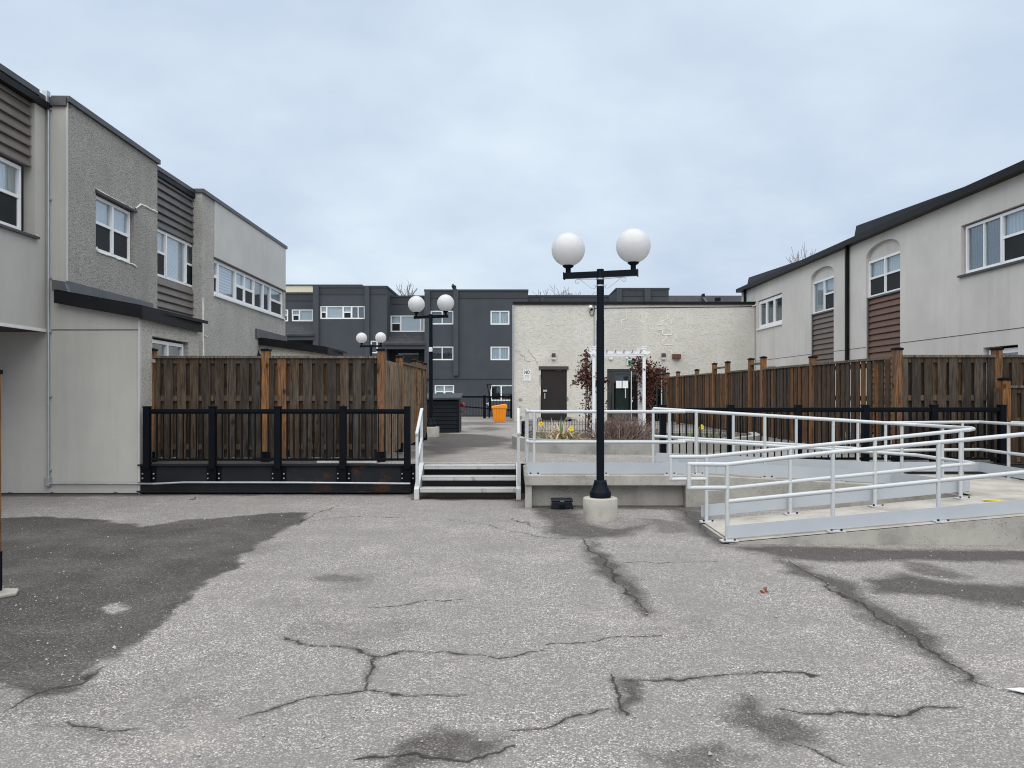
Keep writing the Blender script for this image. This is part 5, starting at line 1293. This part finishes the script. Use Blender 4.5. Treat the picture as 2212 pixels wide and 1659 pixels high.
YO = 27.8
ob = thing('grit_bin', (PX(1078, YO), YO, PLZ), 'orange plastic grit bin with sloping lid near the hall corner', 'bin')
xa, xb = PX(1064.5, YO), PX(1093, YO)
q = MB(); zt_ = PZ(881, YO)
q.add([(xa + .03, YO + .02, PLZ + .03), (xb - .03, YO + .02, PLZ + .03), (xb - .03, YO + .45, PLZ + .03), (xa + .03, YO + .45, PLZ + .03), (xa - .02, YO - .02, zt_), (xb + .02, YO - .02, zt_), (xb + .02, YO + .5, zt_), (xa - .02, YO + .5, zt_)],
      [(0, 1, 2, 3), (4, 5, 6, 7), (0, 1, 5, 4), (1, 2, 6, 5), (2, 3, 7, 6), (3, 0, 4, 7)]); body = q.build('body', 'orange_plastic', ob, .02)
for k in range(4):
    f_ = .16 + k * .225; q = MB(); xm = xa + (xb - xa) * f_; q.prism([(xm - .035, YO - .0, PLZ + .06), (xm + .035, YO - .0, PLZ + .06), (xm + .038, YO - .036, zt_ - .05), (xm - .038, YO - .036, zt_ - .05)], (0, .03, 0)); q.build('rib', 'orange_plastic', body, .008)
q = MB(); q.prism([(xa - .045, YO - .05, zt_ - .035), (xb + .045, YO - .05, zt_ - .035), (xb + .045, YO - .05, PZ(876, YO)), (xb - .02, YO - .05, PZ(872.6, YO)), (xa + .05, YO - .05, PZ(876.5, YO)), (xa - .045, YO - .05, PZ(877.5, YO))], (0, .6, 0)); q.build('lid', 'orange_plastic', ob, .025)
q = MB(); q.box(xa + .06, xb - .05, YO + .02, YO + .4, PLZ, PLZ + .032); q.build('skid', 'red_paint', ob)

# black railing with gate at the back edge of the courtyard
YZ = 32.2
gr_ = thing('back_railing', (PX(1045, YZ), YZ, PLZ), 'black steel railing and gate at the far end, behind the orange bin', 'railing')
zt_, zb2 = PZ(855.5, YZ), PZ(900, YZ)
for x in (985, 1046.6, 1105): 
    q = MB(); xx = PX(x, YZ); q.box(xx - .055, xx + .055, YZ - .05, YZ + .05, PLZ, zt_ + .03); q.build('post', 'black_paint', gr_)
for x0, x1 in ((985, 1046.6), (1046.6, 1105)):
    q = MB(); q.box(PX(x0, YZ) + .05, PX(x1, YZ) - .05, YZ - .03, YZ + .03, zt_ - .07, zt_); q.build('top_rail', 'black_paint', gr_)
    q = MB(); q.box(PX(x0, YZ) + .05, PX(x1, YZ) - .05, YZ - .02, YZ + .02, zb2, zb2 + .04); q.build('bottom_rail', 'black_paint', gr_)
q = MB(); q.box(-.011, .011, -.011, .011, 0, zt_ - zb2 - .1); me_ = q.mesh('baluster', 'black_paint')
x = 989.5
while x < 1104:
    if abs(x - 1046.6) > 3: inst(me_, 'baluster', gr_, (PX(x, YZ), YZ, zb2 + .04))
    x += 6.45
q = MB(); q.box(PX(1050.5, YZ), PX(1054, YZ), YZ - .08, YZ - .05, PZ(872.5, YZ), PZ(871, YZ)); q.box(PX(1054, YZ), PX(1055.4, YZ), YZ - .08, YZ - .05, PZ(876, YZ), PZ(869.5, YZ)); q.build('gate_latch', 'vinyl_white', gr_)
q = MB(); q.box(PX(1055.5, YZ), PX(1060, YZ), YZ - .03, YZ + .03, PZ(888, YZ), PZ(858, YZ)); q.build('gate_stile', 'black_paint', gr_)
q = MB(); q.prism([(PX(1000, 33.6), 33.6, PZ(877, 33.6)), (PX(1115, 33.6), 33.6, PZ(886, 33.6)), (PX(1115, 33.6), 33.6, PZ(888.5, 33.6)), (PX(1000, 33.6), 33.6, PZ(879.5, 33.6))], (0, .04, 0)); sl_ = q.build('sloping_rail', 'black_paint', gr_)
pl_ = thing('path_light', (PX(1056.8, 33), 33, PLZ), 'slim black path light with flat cap behind the far railing', 'light')
xx = PX(1056.8, 33); q = MB(); q.cyl((xx, 33, PLZ), (xx, 33, PZ(850, 33)), .03); q.build('stem', 'black_paint', pl_)
q = MB(); q.lathe((xx, 33, PZ(831.5, 33)), [(.14, 0), (.14, .02), (.02, .04)], 12); q.build('cap', 'black_paint', pl_)
for a in range(4):
    q = MB(); t_ = a * math.pi / 2 + .7; q.cyl((xx + .02 * math.cos(t_), 33 + .02 * math.sin(t_), PZ(851, 33)), (xx + .12 * math.cos(t_), 33 + .12 * math.sin(t_), PZ(831.5, 33)), .01, .01, 5); q.build('strut', 'black_paint', pl_)

# black bait station under the landing
bx = thing('bait_station', (PX(1214, 10.1), 10.1, 0), 'small black plastic bait box on the asphalt against the landing wall', 'box')
xa, xb = PX(1190, 10.02), PX(1238.5, 10.02)
q = MB(); q.prism([(xa, 10.0, 0), (xb, 10.0, 0), (xb - .005, 10.0, .035), (xb - .018, 10.0, .095), (xa + .018, 10.0, .095), (xa + .005, 10.0, .035)], (0, .20, 0)); bd = q.build('body', 'bait_black', bx, .012)
q = MB(); q.box(xa + .005, xb - .005, 9.985, 10.205, .096, .128); q.build('lid', 'bait_black', bx, .014)
q = MB(); q.box(xa + .11, xb - .11, 9.975, 9.999, .0, .06); q.build('front_recess', 'black_paint', bd, .004)
q = MB(); q.box(xa + .12, xa + .17, 9.982, 9.9845, .106, .114); q.build('label_strip', 'ink_grey', bx)

# ------------------------------------------------------------------ planter and its planting
pt = thing('planter_bed', (2, 15, PLZ), 'curved concrete kerb planter in front of the hall', 'planter')
def spl(ctrl, n):
    out = []; P_ = [Vector((*c, 0)) for c in ctrl]; P_ = [P_[0] * 2 - P_[1]] + P_ + [P_[-1] * 2 - P_[-2]]
    for i in range(1, len(P_) - 2):
        for k in range(n):
            t = k / n; a, b, c, d_ = P_[i - 1:i + 3]
            out.append(.5 * ((2 * b) + (c - a) * t + (2 * a - 5 * b + 4 * c - d_) * t * t + (3 * b - a - 3 * c + d_) * t ** 3))
    out.append(P_[-2]); return out
ctrl = [(.35, 17.0), (.12, 16.2), (.0, 15.3), (.05, 14.6), (.22, 14.1), (.65, 13.72), (1.46, 13.42), (2.6, 13.45), (3.4, 13.75), (3.9, 14.05), (4.35, 14.45), (4.9, 15.2), (5.2, 16.4)]
cv = spl(ctrl, 5)
inn = []
for i, p in enumerate(cv):
    t_ = (cv[min(i + 1, len(cv) - 1)] - cv[max(i - 1, 0)]).normalized(); inn.append(p + Vector((-t_.y, t_.x, 0)) * .16)
q = MB(); n = len(cv); zt_ = .68
vs_ = [(p.x, p.y, PLZ - .02) for p in cv] + [(p.x, p.y, zt_) for p in cv] + [(p.x, p.y, zt_) for p in inn] + [(p.x, p.y, PLZ) for p in inn]
fs_ = []
for i in range(n - 1):
    for k in range(3): fs_.append((k * n + i, k * n + i + 1, (k + 1) * n + i + 1, (k + 1) * n + i))
q.add(vs_, fs_, False); q.build('kerb', 'concrete_planter', pt)
q = MB(); q.add([(p.x, p.y, .645) for p in inn] , [tuple(range(n))]); q.build('soil', 'soil', pt)
# rear kerb line
q = MB(); q.prism([(.36, 17.0, PLZ), (5.2, 16.4, PLZ), (5.2, 16.55, PLZ), (.36, 17.15, PLZ)], (0, 0, .2)); q.build('rear_kerb', 'concrete_planter', pt)

# white arbor
ar = thing('garden_arbor', (2.15, 15.4, .64), 'white garden arbor standing in the planter, wrapped by dry vines', 'arbor')
YR1, YR2 = 15.2, 15.75
xl, xr_ = PX(1282.5, YR1), PX(1391, YR1)
ztp = PZ(758, YR1)
for Y in (YR1, YR2):
    for x in (xl, xr_):
        q = MB(); q.box(x - .029, x + .029, Y - .029, Y + .029, .62, ztp + .03); p_ = q.build('post', 'arbor_white', ar)
        q = MB(); q.box(x - .045, x + .045, Y - .045, Y + .045, ztp + .03, ztp + .05); q.box(x - .033, x + .033, Y - .033, Y + .033, ztp + .05, ztp + .075); q.box(x - .048, x + .048, Y - .048, Y + .048, ztp + .075, ztp + .092); q.build('post_cap', 'arbor_white', p_)
    za_, zb3 = PZ(766, YR1), PZ(759.5, YR1)
    q = MB(); q.prism([(xl - .14, Y - .055, zb3), (xr_ + .14, Y - .055, zb3), (xr_ + .07, Y - .055, za_), (xl - .07, Y - .055, za_)], (0, .022, 0)); q.build('beam', 'arbor_white', ar)
    q = MB(); q.box(xl, xr_, Y - .05, Y - .03, za_ - .03, za_ - .004); q.build('beam', 'arbor_white', ar)
for i in range(6):
    x = xl + .08 + (xr_ - xl - .16) * i / 5; q = MB(); q.prism([(x - .012, YR1 - .16, zb3 + .028), (x - .012, YR2 + .12, zb3 + .028), (x - .012, YR2 + .12, zb3 - .02), (x - .012, YR1 - .1, zb3 - .02)], (.024, 0, 0)); q.build('rafter', 'arbor_white', ar)
for x in (xl, xr_):
    for k in range(4):
        q = MB(); y_ = YR1 + .08 + k * .13; q.box(x - .008, x + .008, y_ - .012, y_ + .012, .75, ztp - .1); q.build('lattice_slat', 'arbor_white', ar)
    for k in range(9):
        q = MB(); z_ = .8 + k * .17; q.box(x - .012, x + .012, YR1 + .043, YR2 - .043, z_, z_ + .022); q.build('lattice_slat', 'arbor_white', ar)

def leaf(mb, c, s, up=None):
    d_ = Vector((random.gauss(0, 1), random.gauss(0, 1), random.gauss(0, .8) - .3)).normalized(); e_ = d_.orthogonal().normalized(); e_.rotate(Matrix.Rotation(random.uniform(0, 6.28), 3, d_))
    c = Vector(c); n_ = d_.cross(e_); l = s * random.uniform(.7, 1.4); w_ = l * random.uniform(.3, .5)
    mb.add([c, c + d_ * l * .45 + e_ * w_ + n_ * l * .12, c + d_ * l, c + d_ * l * .45 - e_ * w_ + n_ * l * .12], [(0, 1, 2), (0, 2, 3)])
def vine(label, strands, blobs, hang):
    t = thing('dry_vine', (*strands[0][0][:2], .64), label, 'vine', 'dry vines on the arbor')
    q = MB()
    for s_ in strands: q.wire([Vector(p) + Vector((random.uniform(-.02, .02), random.uniform(-.02, .02), 0)) for p in s_], [.012] * (len(s_) - 1) + [.006], 5)
    lf = MB()
    for (c, r, nl) in blobs:
        for _ in range(nl):
            d_ = Vector((random.gauss(0, .5), random.gauss(0, .42), random.gauss(0, .5))); p = Vector(c) + Vector((d_.x * r[0], d_.y * r[1], d_.z * r[2]))
            leaf(lf, p, .055)
            if random.random() < .14:
                k_ = p + Vector((random.uniform(-.16, .16), random.uniform(-.1, .1), random.uniform(-.1, .14))); q.wire([Vector(c) * .4 + p * .6, p, k_], [.005, .004, .002], 3); leaf(lf, k_, .045)
    for (a, b, nl) in hang:
        for _ in range(nl):
            f_ = random.random(); leaf(lf, Vector(a).lerp(Vector(b), f_) + Vector((random.gauss(0, .045), random.gauss(0, .06), 0)), .045)
    q.build('stems', 'vine_stem', t); tag(lf.build('leaves', 'vine_leaf', t), kind='stuff')
def A3(x, y, Y=YR1 + .26): return tuple(P(x, y, Y))
vine('dry red-brown vine hanging from the right side of the white arbor', [[A3(1400, 943), A3(1403, 900), A3(1398, 850), A3(1402, 810), A3(1390, 785), A3(1378, 772)], [A3(1395, 943), A3(1407, 880), A3(1402, 830), A3(1415, 800), A3(1428, 795)], [A3(1402, 830), A3(1420, 828), A3(1436, 832)]],
     [(A3(1378, 785), (.15, .25, .15), 130), (A3(1394, 798), (.18, .3, .18), 210), (A3(1408, 805), (.20, .25, .14), 150), (A3(1420, 800), (.22, .2, .16), 60), (A3(1412, 822), (.22, .2, .18), 120), (A3(1428, 832), (.2, .15, .12), 45), (A3(1401, 835), (.10, .2, .35), 130)],
     [(A3(1403, 830), A3(1404, 940), 420), (A3(1398, 850), A3(1399, 900), 90), (A3(1383, 800), A3(1386, 870), 110)])
vine('dry dark vine climbing the left side of the white arbor', [[A3(1270, 943), A3(1272, 890), A3(1270, 840), A3(1268, 800), A3(1270, 765)], [A3(1266, 943), A3(1267, 850), A3(1268, 760)], [A3(1270, 822), A3(1255, 822), A3(1240, 828)], [A3(1284, 815), A3(1300, 822), A3(1312, 824)]],
     [(A3(1267, 768), (.09, .2, .12), 60), (A3(1266, 792), (.12, .2, .2), 100), (A3(1264, 812), (.17, .2, .18), 190), (A3(1274, 825), (.15, .2, .2), 160), (A3(1304, 823), (.13, .12, .07), 60), (A3(1246, 826), (.14, .1, .05), 22)],
     [(A3(1272, 830), A3(1276, 938), 200), (A3(1262, 850), A3(1262, 900), 40), (A3(1308, 830), A3(1306, 890), 22)])

# twiggy shrub
sb_ = thing('bare_shrub', (PX(1345, 14.7), 14.7, .64), 'bare reddish brown twiggy shrub in the planter under the arbor', 'shrub')
q = MB()
cxs = PX(1343, 14.7)
for i in range(270):
    bxs = cxs + random.gauss(0, .27); bys = 14.75 + random.gauss(0, .2)
    d_ = Vector((random.gauss((bxs - cxs) * 1.1, .32), random.gauss(0, .35), random.uniform(.7, 1.1))).normalized()
    L_ = random.uniform(.25, .56) * (1 - min(.55, abs(bxs - cxs) * .8)); p0 = Vector((bxs, bys, .63)); pts = [p0]
    for k in range(4):
        d_ = (d_ + Vector((random.gauss(0, .22), random.gauss(0, .22), random.gauss(.02, .1)))).normalized(); pts.append(pts[-1] + d_ * L_ / 4)
    q.wire(pts, [.008, .007, .006, .0045, .003], 3)
    for k in (2, 3, 3):
        e_ = (d_ + Vector((random.gauss(0, .6), random.gauss(0, .6), random.gauss(.1, .3)))).normalized(); q.wire([pts[k], pts[k] + e_ * L_ * .22, pts[k] + e_ * L_ * .36 + Vector((0, 0, .02))], [.0042, .0035, .0022], 3)
tag(q.build('twigs', 'shrub_twig', sb_), kind='stuff')
t = thing('utility_marker', (PX(1343, 15.1), 15.1, .64), 'pale pipe stub half hidden behind the twiggy shrub', 'pipe')
q = MB(); q.lathe((PX(1343, 15.1), 15.1, .64), [(.045, 0), (.045, .24), (.03, .26)], 12); q.build('stub', 'conduit', t)

# dead strap-leaf clump and flowers
def blade(mb, p, az, L_, lean, droop, w_=.014):
    p = Vector(p); u_ = Vector((math.cos(az), math.sin(az), 0)); s_ = Vector((-u_.y, u_.x, 0)); d_ = (Vector((0, 0, 1)) + u_ * lean).normalized(); L6 = L_ / 6; row = []
    for k in range(7):
        ww = w_ * (1 - (k / 6) ** 2) * (.8 if k == 0 else 1) + .001; row.append((p - s_ * ww, p + s_ * ww)); p = p + d_ * L6; d_ = (d_ + Vector((0, 0, -droop)) + u_ * droop * .3).normalized()
    vs = [v for r_ in row for v in r_]; mb.add(vs, [(2 * k, 2 * k + 1, 2 * k + 3, 2 * k + 2) for k in range(6)])
ic = thing('strap_leaf_clump', (PX(1215, 14.05), 14.05, .64), 'clump of withered straw-coloured strap leaves in the planter', 'plant')
q = MB(); xg = PX(1216, 14.05)
for i in range(210):
    az = random.uniform(0, 6.28); r_ = abs(random.gauss(0, .16)); blade(q, (xg + math.cos(az) * r_ * 1.5, 14.1 + math.sin(az) * r_, .63), az, random.uniform(.2, .5), random.uniform(.05, .7), random.uniform(.06, .55), random.uniform(.006, .015))
for i in range(26): blade(q, (xg + .25 + random.uniform(-.1, .25), 14.0 + random.uniform(-.1, .1), .64), random.uniform(-.6, .5), random.uniform(.2, .4), 1.6, .35, .011)
tag(q.build('withered_leaves', 'leaf_straw', ic), kind='stuff')
q = MB()
for i in range(5): blade(q, (PX(1211, 14.05) + random.uniform(-.02, .02), 14.05, .64), random.uniform(0, 6), random.uniform(.18, .42), .12, .02, .02)
blade(q, (PX(1210.5, 14.0), 14.0, .64), 1.2, .46, .1, .0, .026); q.build('green_blades', 'leaf_green', ic)
def flower(x, y, Y, label):
    b = P(x, y, Y); t = thing('yellow_flower', (b.x, b.y, .64), label, 'flower', 'yellow flowers in the planter')
    q = MB(); q.wire([(b.x, b.y, .64), (b.x + .006, b.y, (.64 + b.z) / 2), (b.x, b.y, b.z - .02)], .005, 5); q.build('stalk', 'leaf_green', t)
    q = MB()
    for k in range(6):
        a_ = k * math.pi / 3 + .3; d_ = Vector((math.cos(a_), -.25, math.sin(a_))); e_ = Vector((-math.sin(a_), 0, math.cos(a_))); c = b
        q.add([c, c + d_ * .03 + e_ * .02, c + d_ * .054, c + d_ * .03 - e_ * .02], [(0, 1, 2), (0, 2, 3)])
    q.lathe(tuple(b + Vector((0, 0, -.03))), [(.016, 0), (.02, .03), (.03, .055)], 8); q.build('petals', 'yellow_petal', t)
flower(1169, 916, 14.3, 'yellow flower at the left of the planter'); flower(1233.5, 926, 13.95, 'yellow flower rising over the withered leaf clump'); flower(1515, 922, 14.4, 'yellow flower in the planter in front of the long brown fence')
gp = thing('low_green_plants', (PX(1500, 14.6), 14.6, .64), 'low green shoots in the right end of the planter', 'plant')
q = MB()
for i in range(90): blade(q, (PX(random.choice([1455, 1500, 1520, 1546]), 14.5) + random.gauss(0, .14), 14.6 + random.gauss(0, .2), .63), random.uniform(0, 6.28), random.uniform(.08, .24), random.uniform(.1, .7), random.uniform(.05, .3), .008)
tag(q.build('shoots', 'leaf_green', gp), kind='stuff')
# wire border fence round the planter
wb = thing('wire_border', (.8, 16, .64), 'low black wire border fence of hoops around the planter', 'fence')
q = MB(); path = [inn[i] for i in range(2, 27)] ; 
path = [Vector((p.x + .03, p.y + .06, 0)) for p in inn[2:22]]
back = [Vector((.45 + 4.6 * k / 40, 16.9 - .55 * k / 40, 0)) for k in range(41)]
def hoops(mb, pts, h_):
    L_ = 0
    for a, b in zip(pts[:-1], pts[1:]):
        n_ = max(1, int((b - a).length / .055))
        for k in range(n_):
            p0 = a.lerp(b, k / n_); p1 = a.lerp(b, (k + .8) / n_); z0_ = .64; m_ = (p0 + p1) / 2
            mb.wire([(p0.x, p0.y, z0_), (p0.x, p0.y, z0_ + h_ * .85), (m_.x, m_.y, z0_ + h_), (p1.x, p1.y, z0_ + h_ * .85), (p1.x, p1.y, z0_)], .0032, 3)
        for zz_ in (.05, h_ * .55): mb.wire([(a.x, a.y, .64 + zz_), (b.x, b.y, .64 + zz_)], .0032, 3)
hoops(q, path, .30); q.build('front_hoops', 'black_paint', wb)
q = MB(); hoops(q, back, .34); q.build('rear_hoops', 'black_paint', wb)

# ------------------------------------------------------------------ loose bits on the asphalt
def flat_bit(name, x, y, pts, mat, label, cat, th=.006, h=.0):
    gx_, gy_ = G(x, y); q = MB(); q.prism([(gx_ + a, gy_ + b, .010 + h + random.uniform(0, .004)) for a, b in pts], (0, 0, th)); return tag(q.build(name, mat, None, 0, (gx_, gy_, .008)), label, cat)
def dry_leaf(x, y, s, label):
    gx_, gy_ = G(x, y); t = MB()
    for _ in range(3): 
        for k in range(2): leaf(t, (gx_ + random.uniform(-s, s) * .5, gy_ + random.uniform(-s, s) * .5, .014), s * .8)
    tag(t.build('fallen_leaf', 'leaf_red', None, 0, (gx_, gy_, .008)), label, 'leaf', 'fallen leaves')
dry_leaf(1648, 1280, .042, 'curled red leaf on the asphalt in front of the ramp'); dry_leaf(416, 1080, .045, 'small dry leaf on the asphalt below the left railing')
ax, ay = G(2172, 1492)
q = MB(); q.prism([(ax, ay, .010), (ax + .16, ay - .16, .010), (ax + .62, ay - .18, .010), (ax + .62, ay + .03, .010)], (0, 0, .004)); tag(q.build('painted_marking', 'paint_white', None, 0, (ax, ay, .008)), 'corner of a worn white painted marking at the right edge', 'marking')

# ------------------------------------------------------------------ trees beyond the roofs
def tree(label, x, ytop, Y, seed, spread=1.0, base=-2.5):
    rnd = random.Random(seed); top = P(x, ytop, Y); h_ = top.z - base
    t = thing('bare_tree', (top.x, Y, base), label, 'tree', 'bare trees behind the roofs')
    q = MB(); tw = MB()
    def grow(mb, p, d_, L_, r, lv):
        pts = [p]
        for k in range(3):
            d_ = (d_ + Vector((rnd.gauss(0, .10), rnd.gauss(0, .10), rnd.gauss(.03, .06)))).normalized(); pts.append(pts[-1] + d_ * L_ / 3)
        rm = Y * .00026; mb.wire(pts, [max(x_, rm) for x_ in (r, r * .9, r * .78, r * .62)], 4 if lv > 1 else 6)
        if lv >= 5: return
        for k in range(4 if lv in (1, 2, 3) else 3):
            a_ = rnd.uniform(0, 6.28); e_ = (d_ + Vector((math.cos(a_), math.sin(a_), rnd.uniform(-.1, .4))) * rnd.uniform(.35, .75) * spread).normalized()
            grow(tw, pts[rnd.choice([2, 3, 3])], e_, L_ * rnd.uniform(.55, .74), r * .52, lv + 1)
    grow(q, Vector((top.x, Y, base)), Vector((0, 0, 1)), h_ * .42, h_ * .018, 0)
    q.build('trunk', 'bark', t); zs_ = sorted(v[2] for v in tw.v); zmax = zs_[int(len(zs_) * .975)]; sc_ = (top.z - (base + h_ * .4)) / (zmax - (base + h_ * .4)); z0_ = base + h_ * .4
    tw.v = [(v[0], v[1], z0_ + (v[2] - z0_) * sc_ if v[2] > z0_ else v[2]) for v in tw.v]
    tag(tw.build('branches', 'bark', t), kind='stuff')
tree('bare tree crown above the right townhouse roof', 1748, 538, 45, 3, .7, 0)
tree('bare tree top between the two charcoal blocks', 868, 631, 75, 5, 1.1)
tree('bare tree top just right of the charcoal block, above the low roof', 1165, 637, 80, 8, 1.2)
tree('bare tree top behind the low roof, left of the near lamp pole', 1228, 638, 82, 11, 1.2)
tree('bare tree top peeking over the roof left of the right-hand charcoal block', 905, 641, 80, 14, 1.1)
cf = thing('conifer', (PX(981, 70), 70, -2.5), 'tip of a dark conifer above the charcoal roof', 'tree')
ct = P(981, 615, 70); q = MB(); q.cyl((ct.x, 70, -2.5), ct, .18, .01, 6); q.build('trunk', 'bark', cf); q = MB()
for i in range(500):
    f_ = random.random(); z_ = ct.z - f_ * 6; r_ = f_ * 1.5 * random.uniform(.3, 1); a_ = random.uniform(0, 6.28); leaf(q, (ct.x + math.cos(a_) * r_, 70 + math.sin(a_) * r_, z_ - r_ * .2), .22)
tag(q.build('crown', 'conifer', cf), kind='stuff')

# loose grit scattered over the asphalt (far too many to count)
q = MB(); rg = random.Random(4)
for i in range(900):
    y_ = 3.0 + 8.2 * rg.random() ** 1.3; x_ = rg.uniform(-.75, .75) * y_
    if x_ > 2.0 and y_ > 7.5: continue
    r_ = rg.uniform(.003, .009) * (1.6 if rg.random() < .06 else 1)
    vs_ = [(x_ + rg.uniform(.6, 1.2) * r_ * math.cos(t), y_ + rg.uniform(.6, 1.2) * r_ * math.sin(t), .004) for t in (0, 1.25, 2.5, 3.8, 5.0)] + [(x_ + rg.uniform(-.3, .3) * r_, y_, .006 + r_ * rg.uniform(.6, 1.1))]
    q.add(vs_, [(0, 1, 5), (1, 2, 5), (2, 3, 5), (3, 4, 5), (4, 0, 5)])
tag(q.build('loose_grit', 'concrete_light', None, 0, (0, 6, 0)), 'pale grit scattered across the asphalt', 'grit', None, 'stuff')
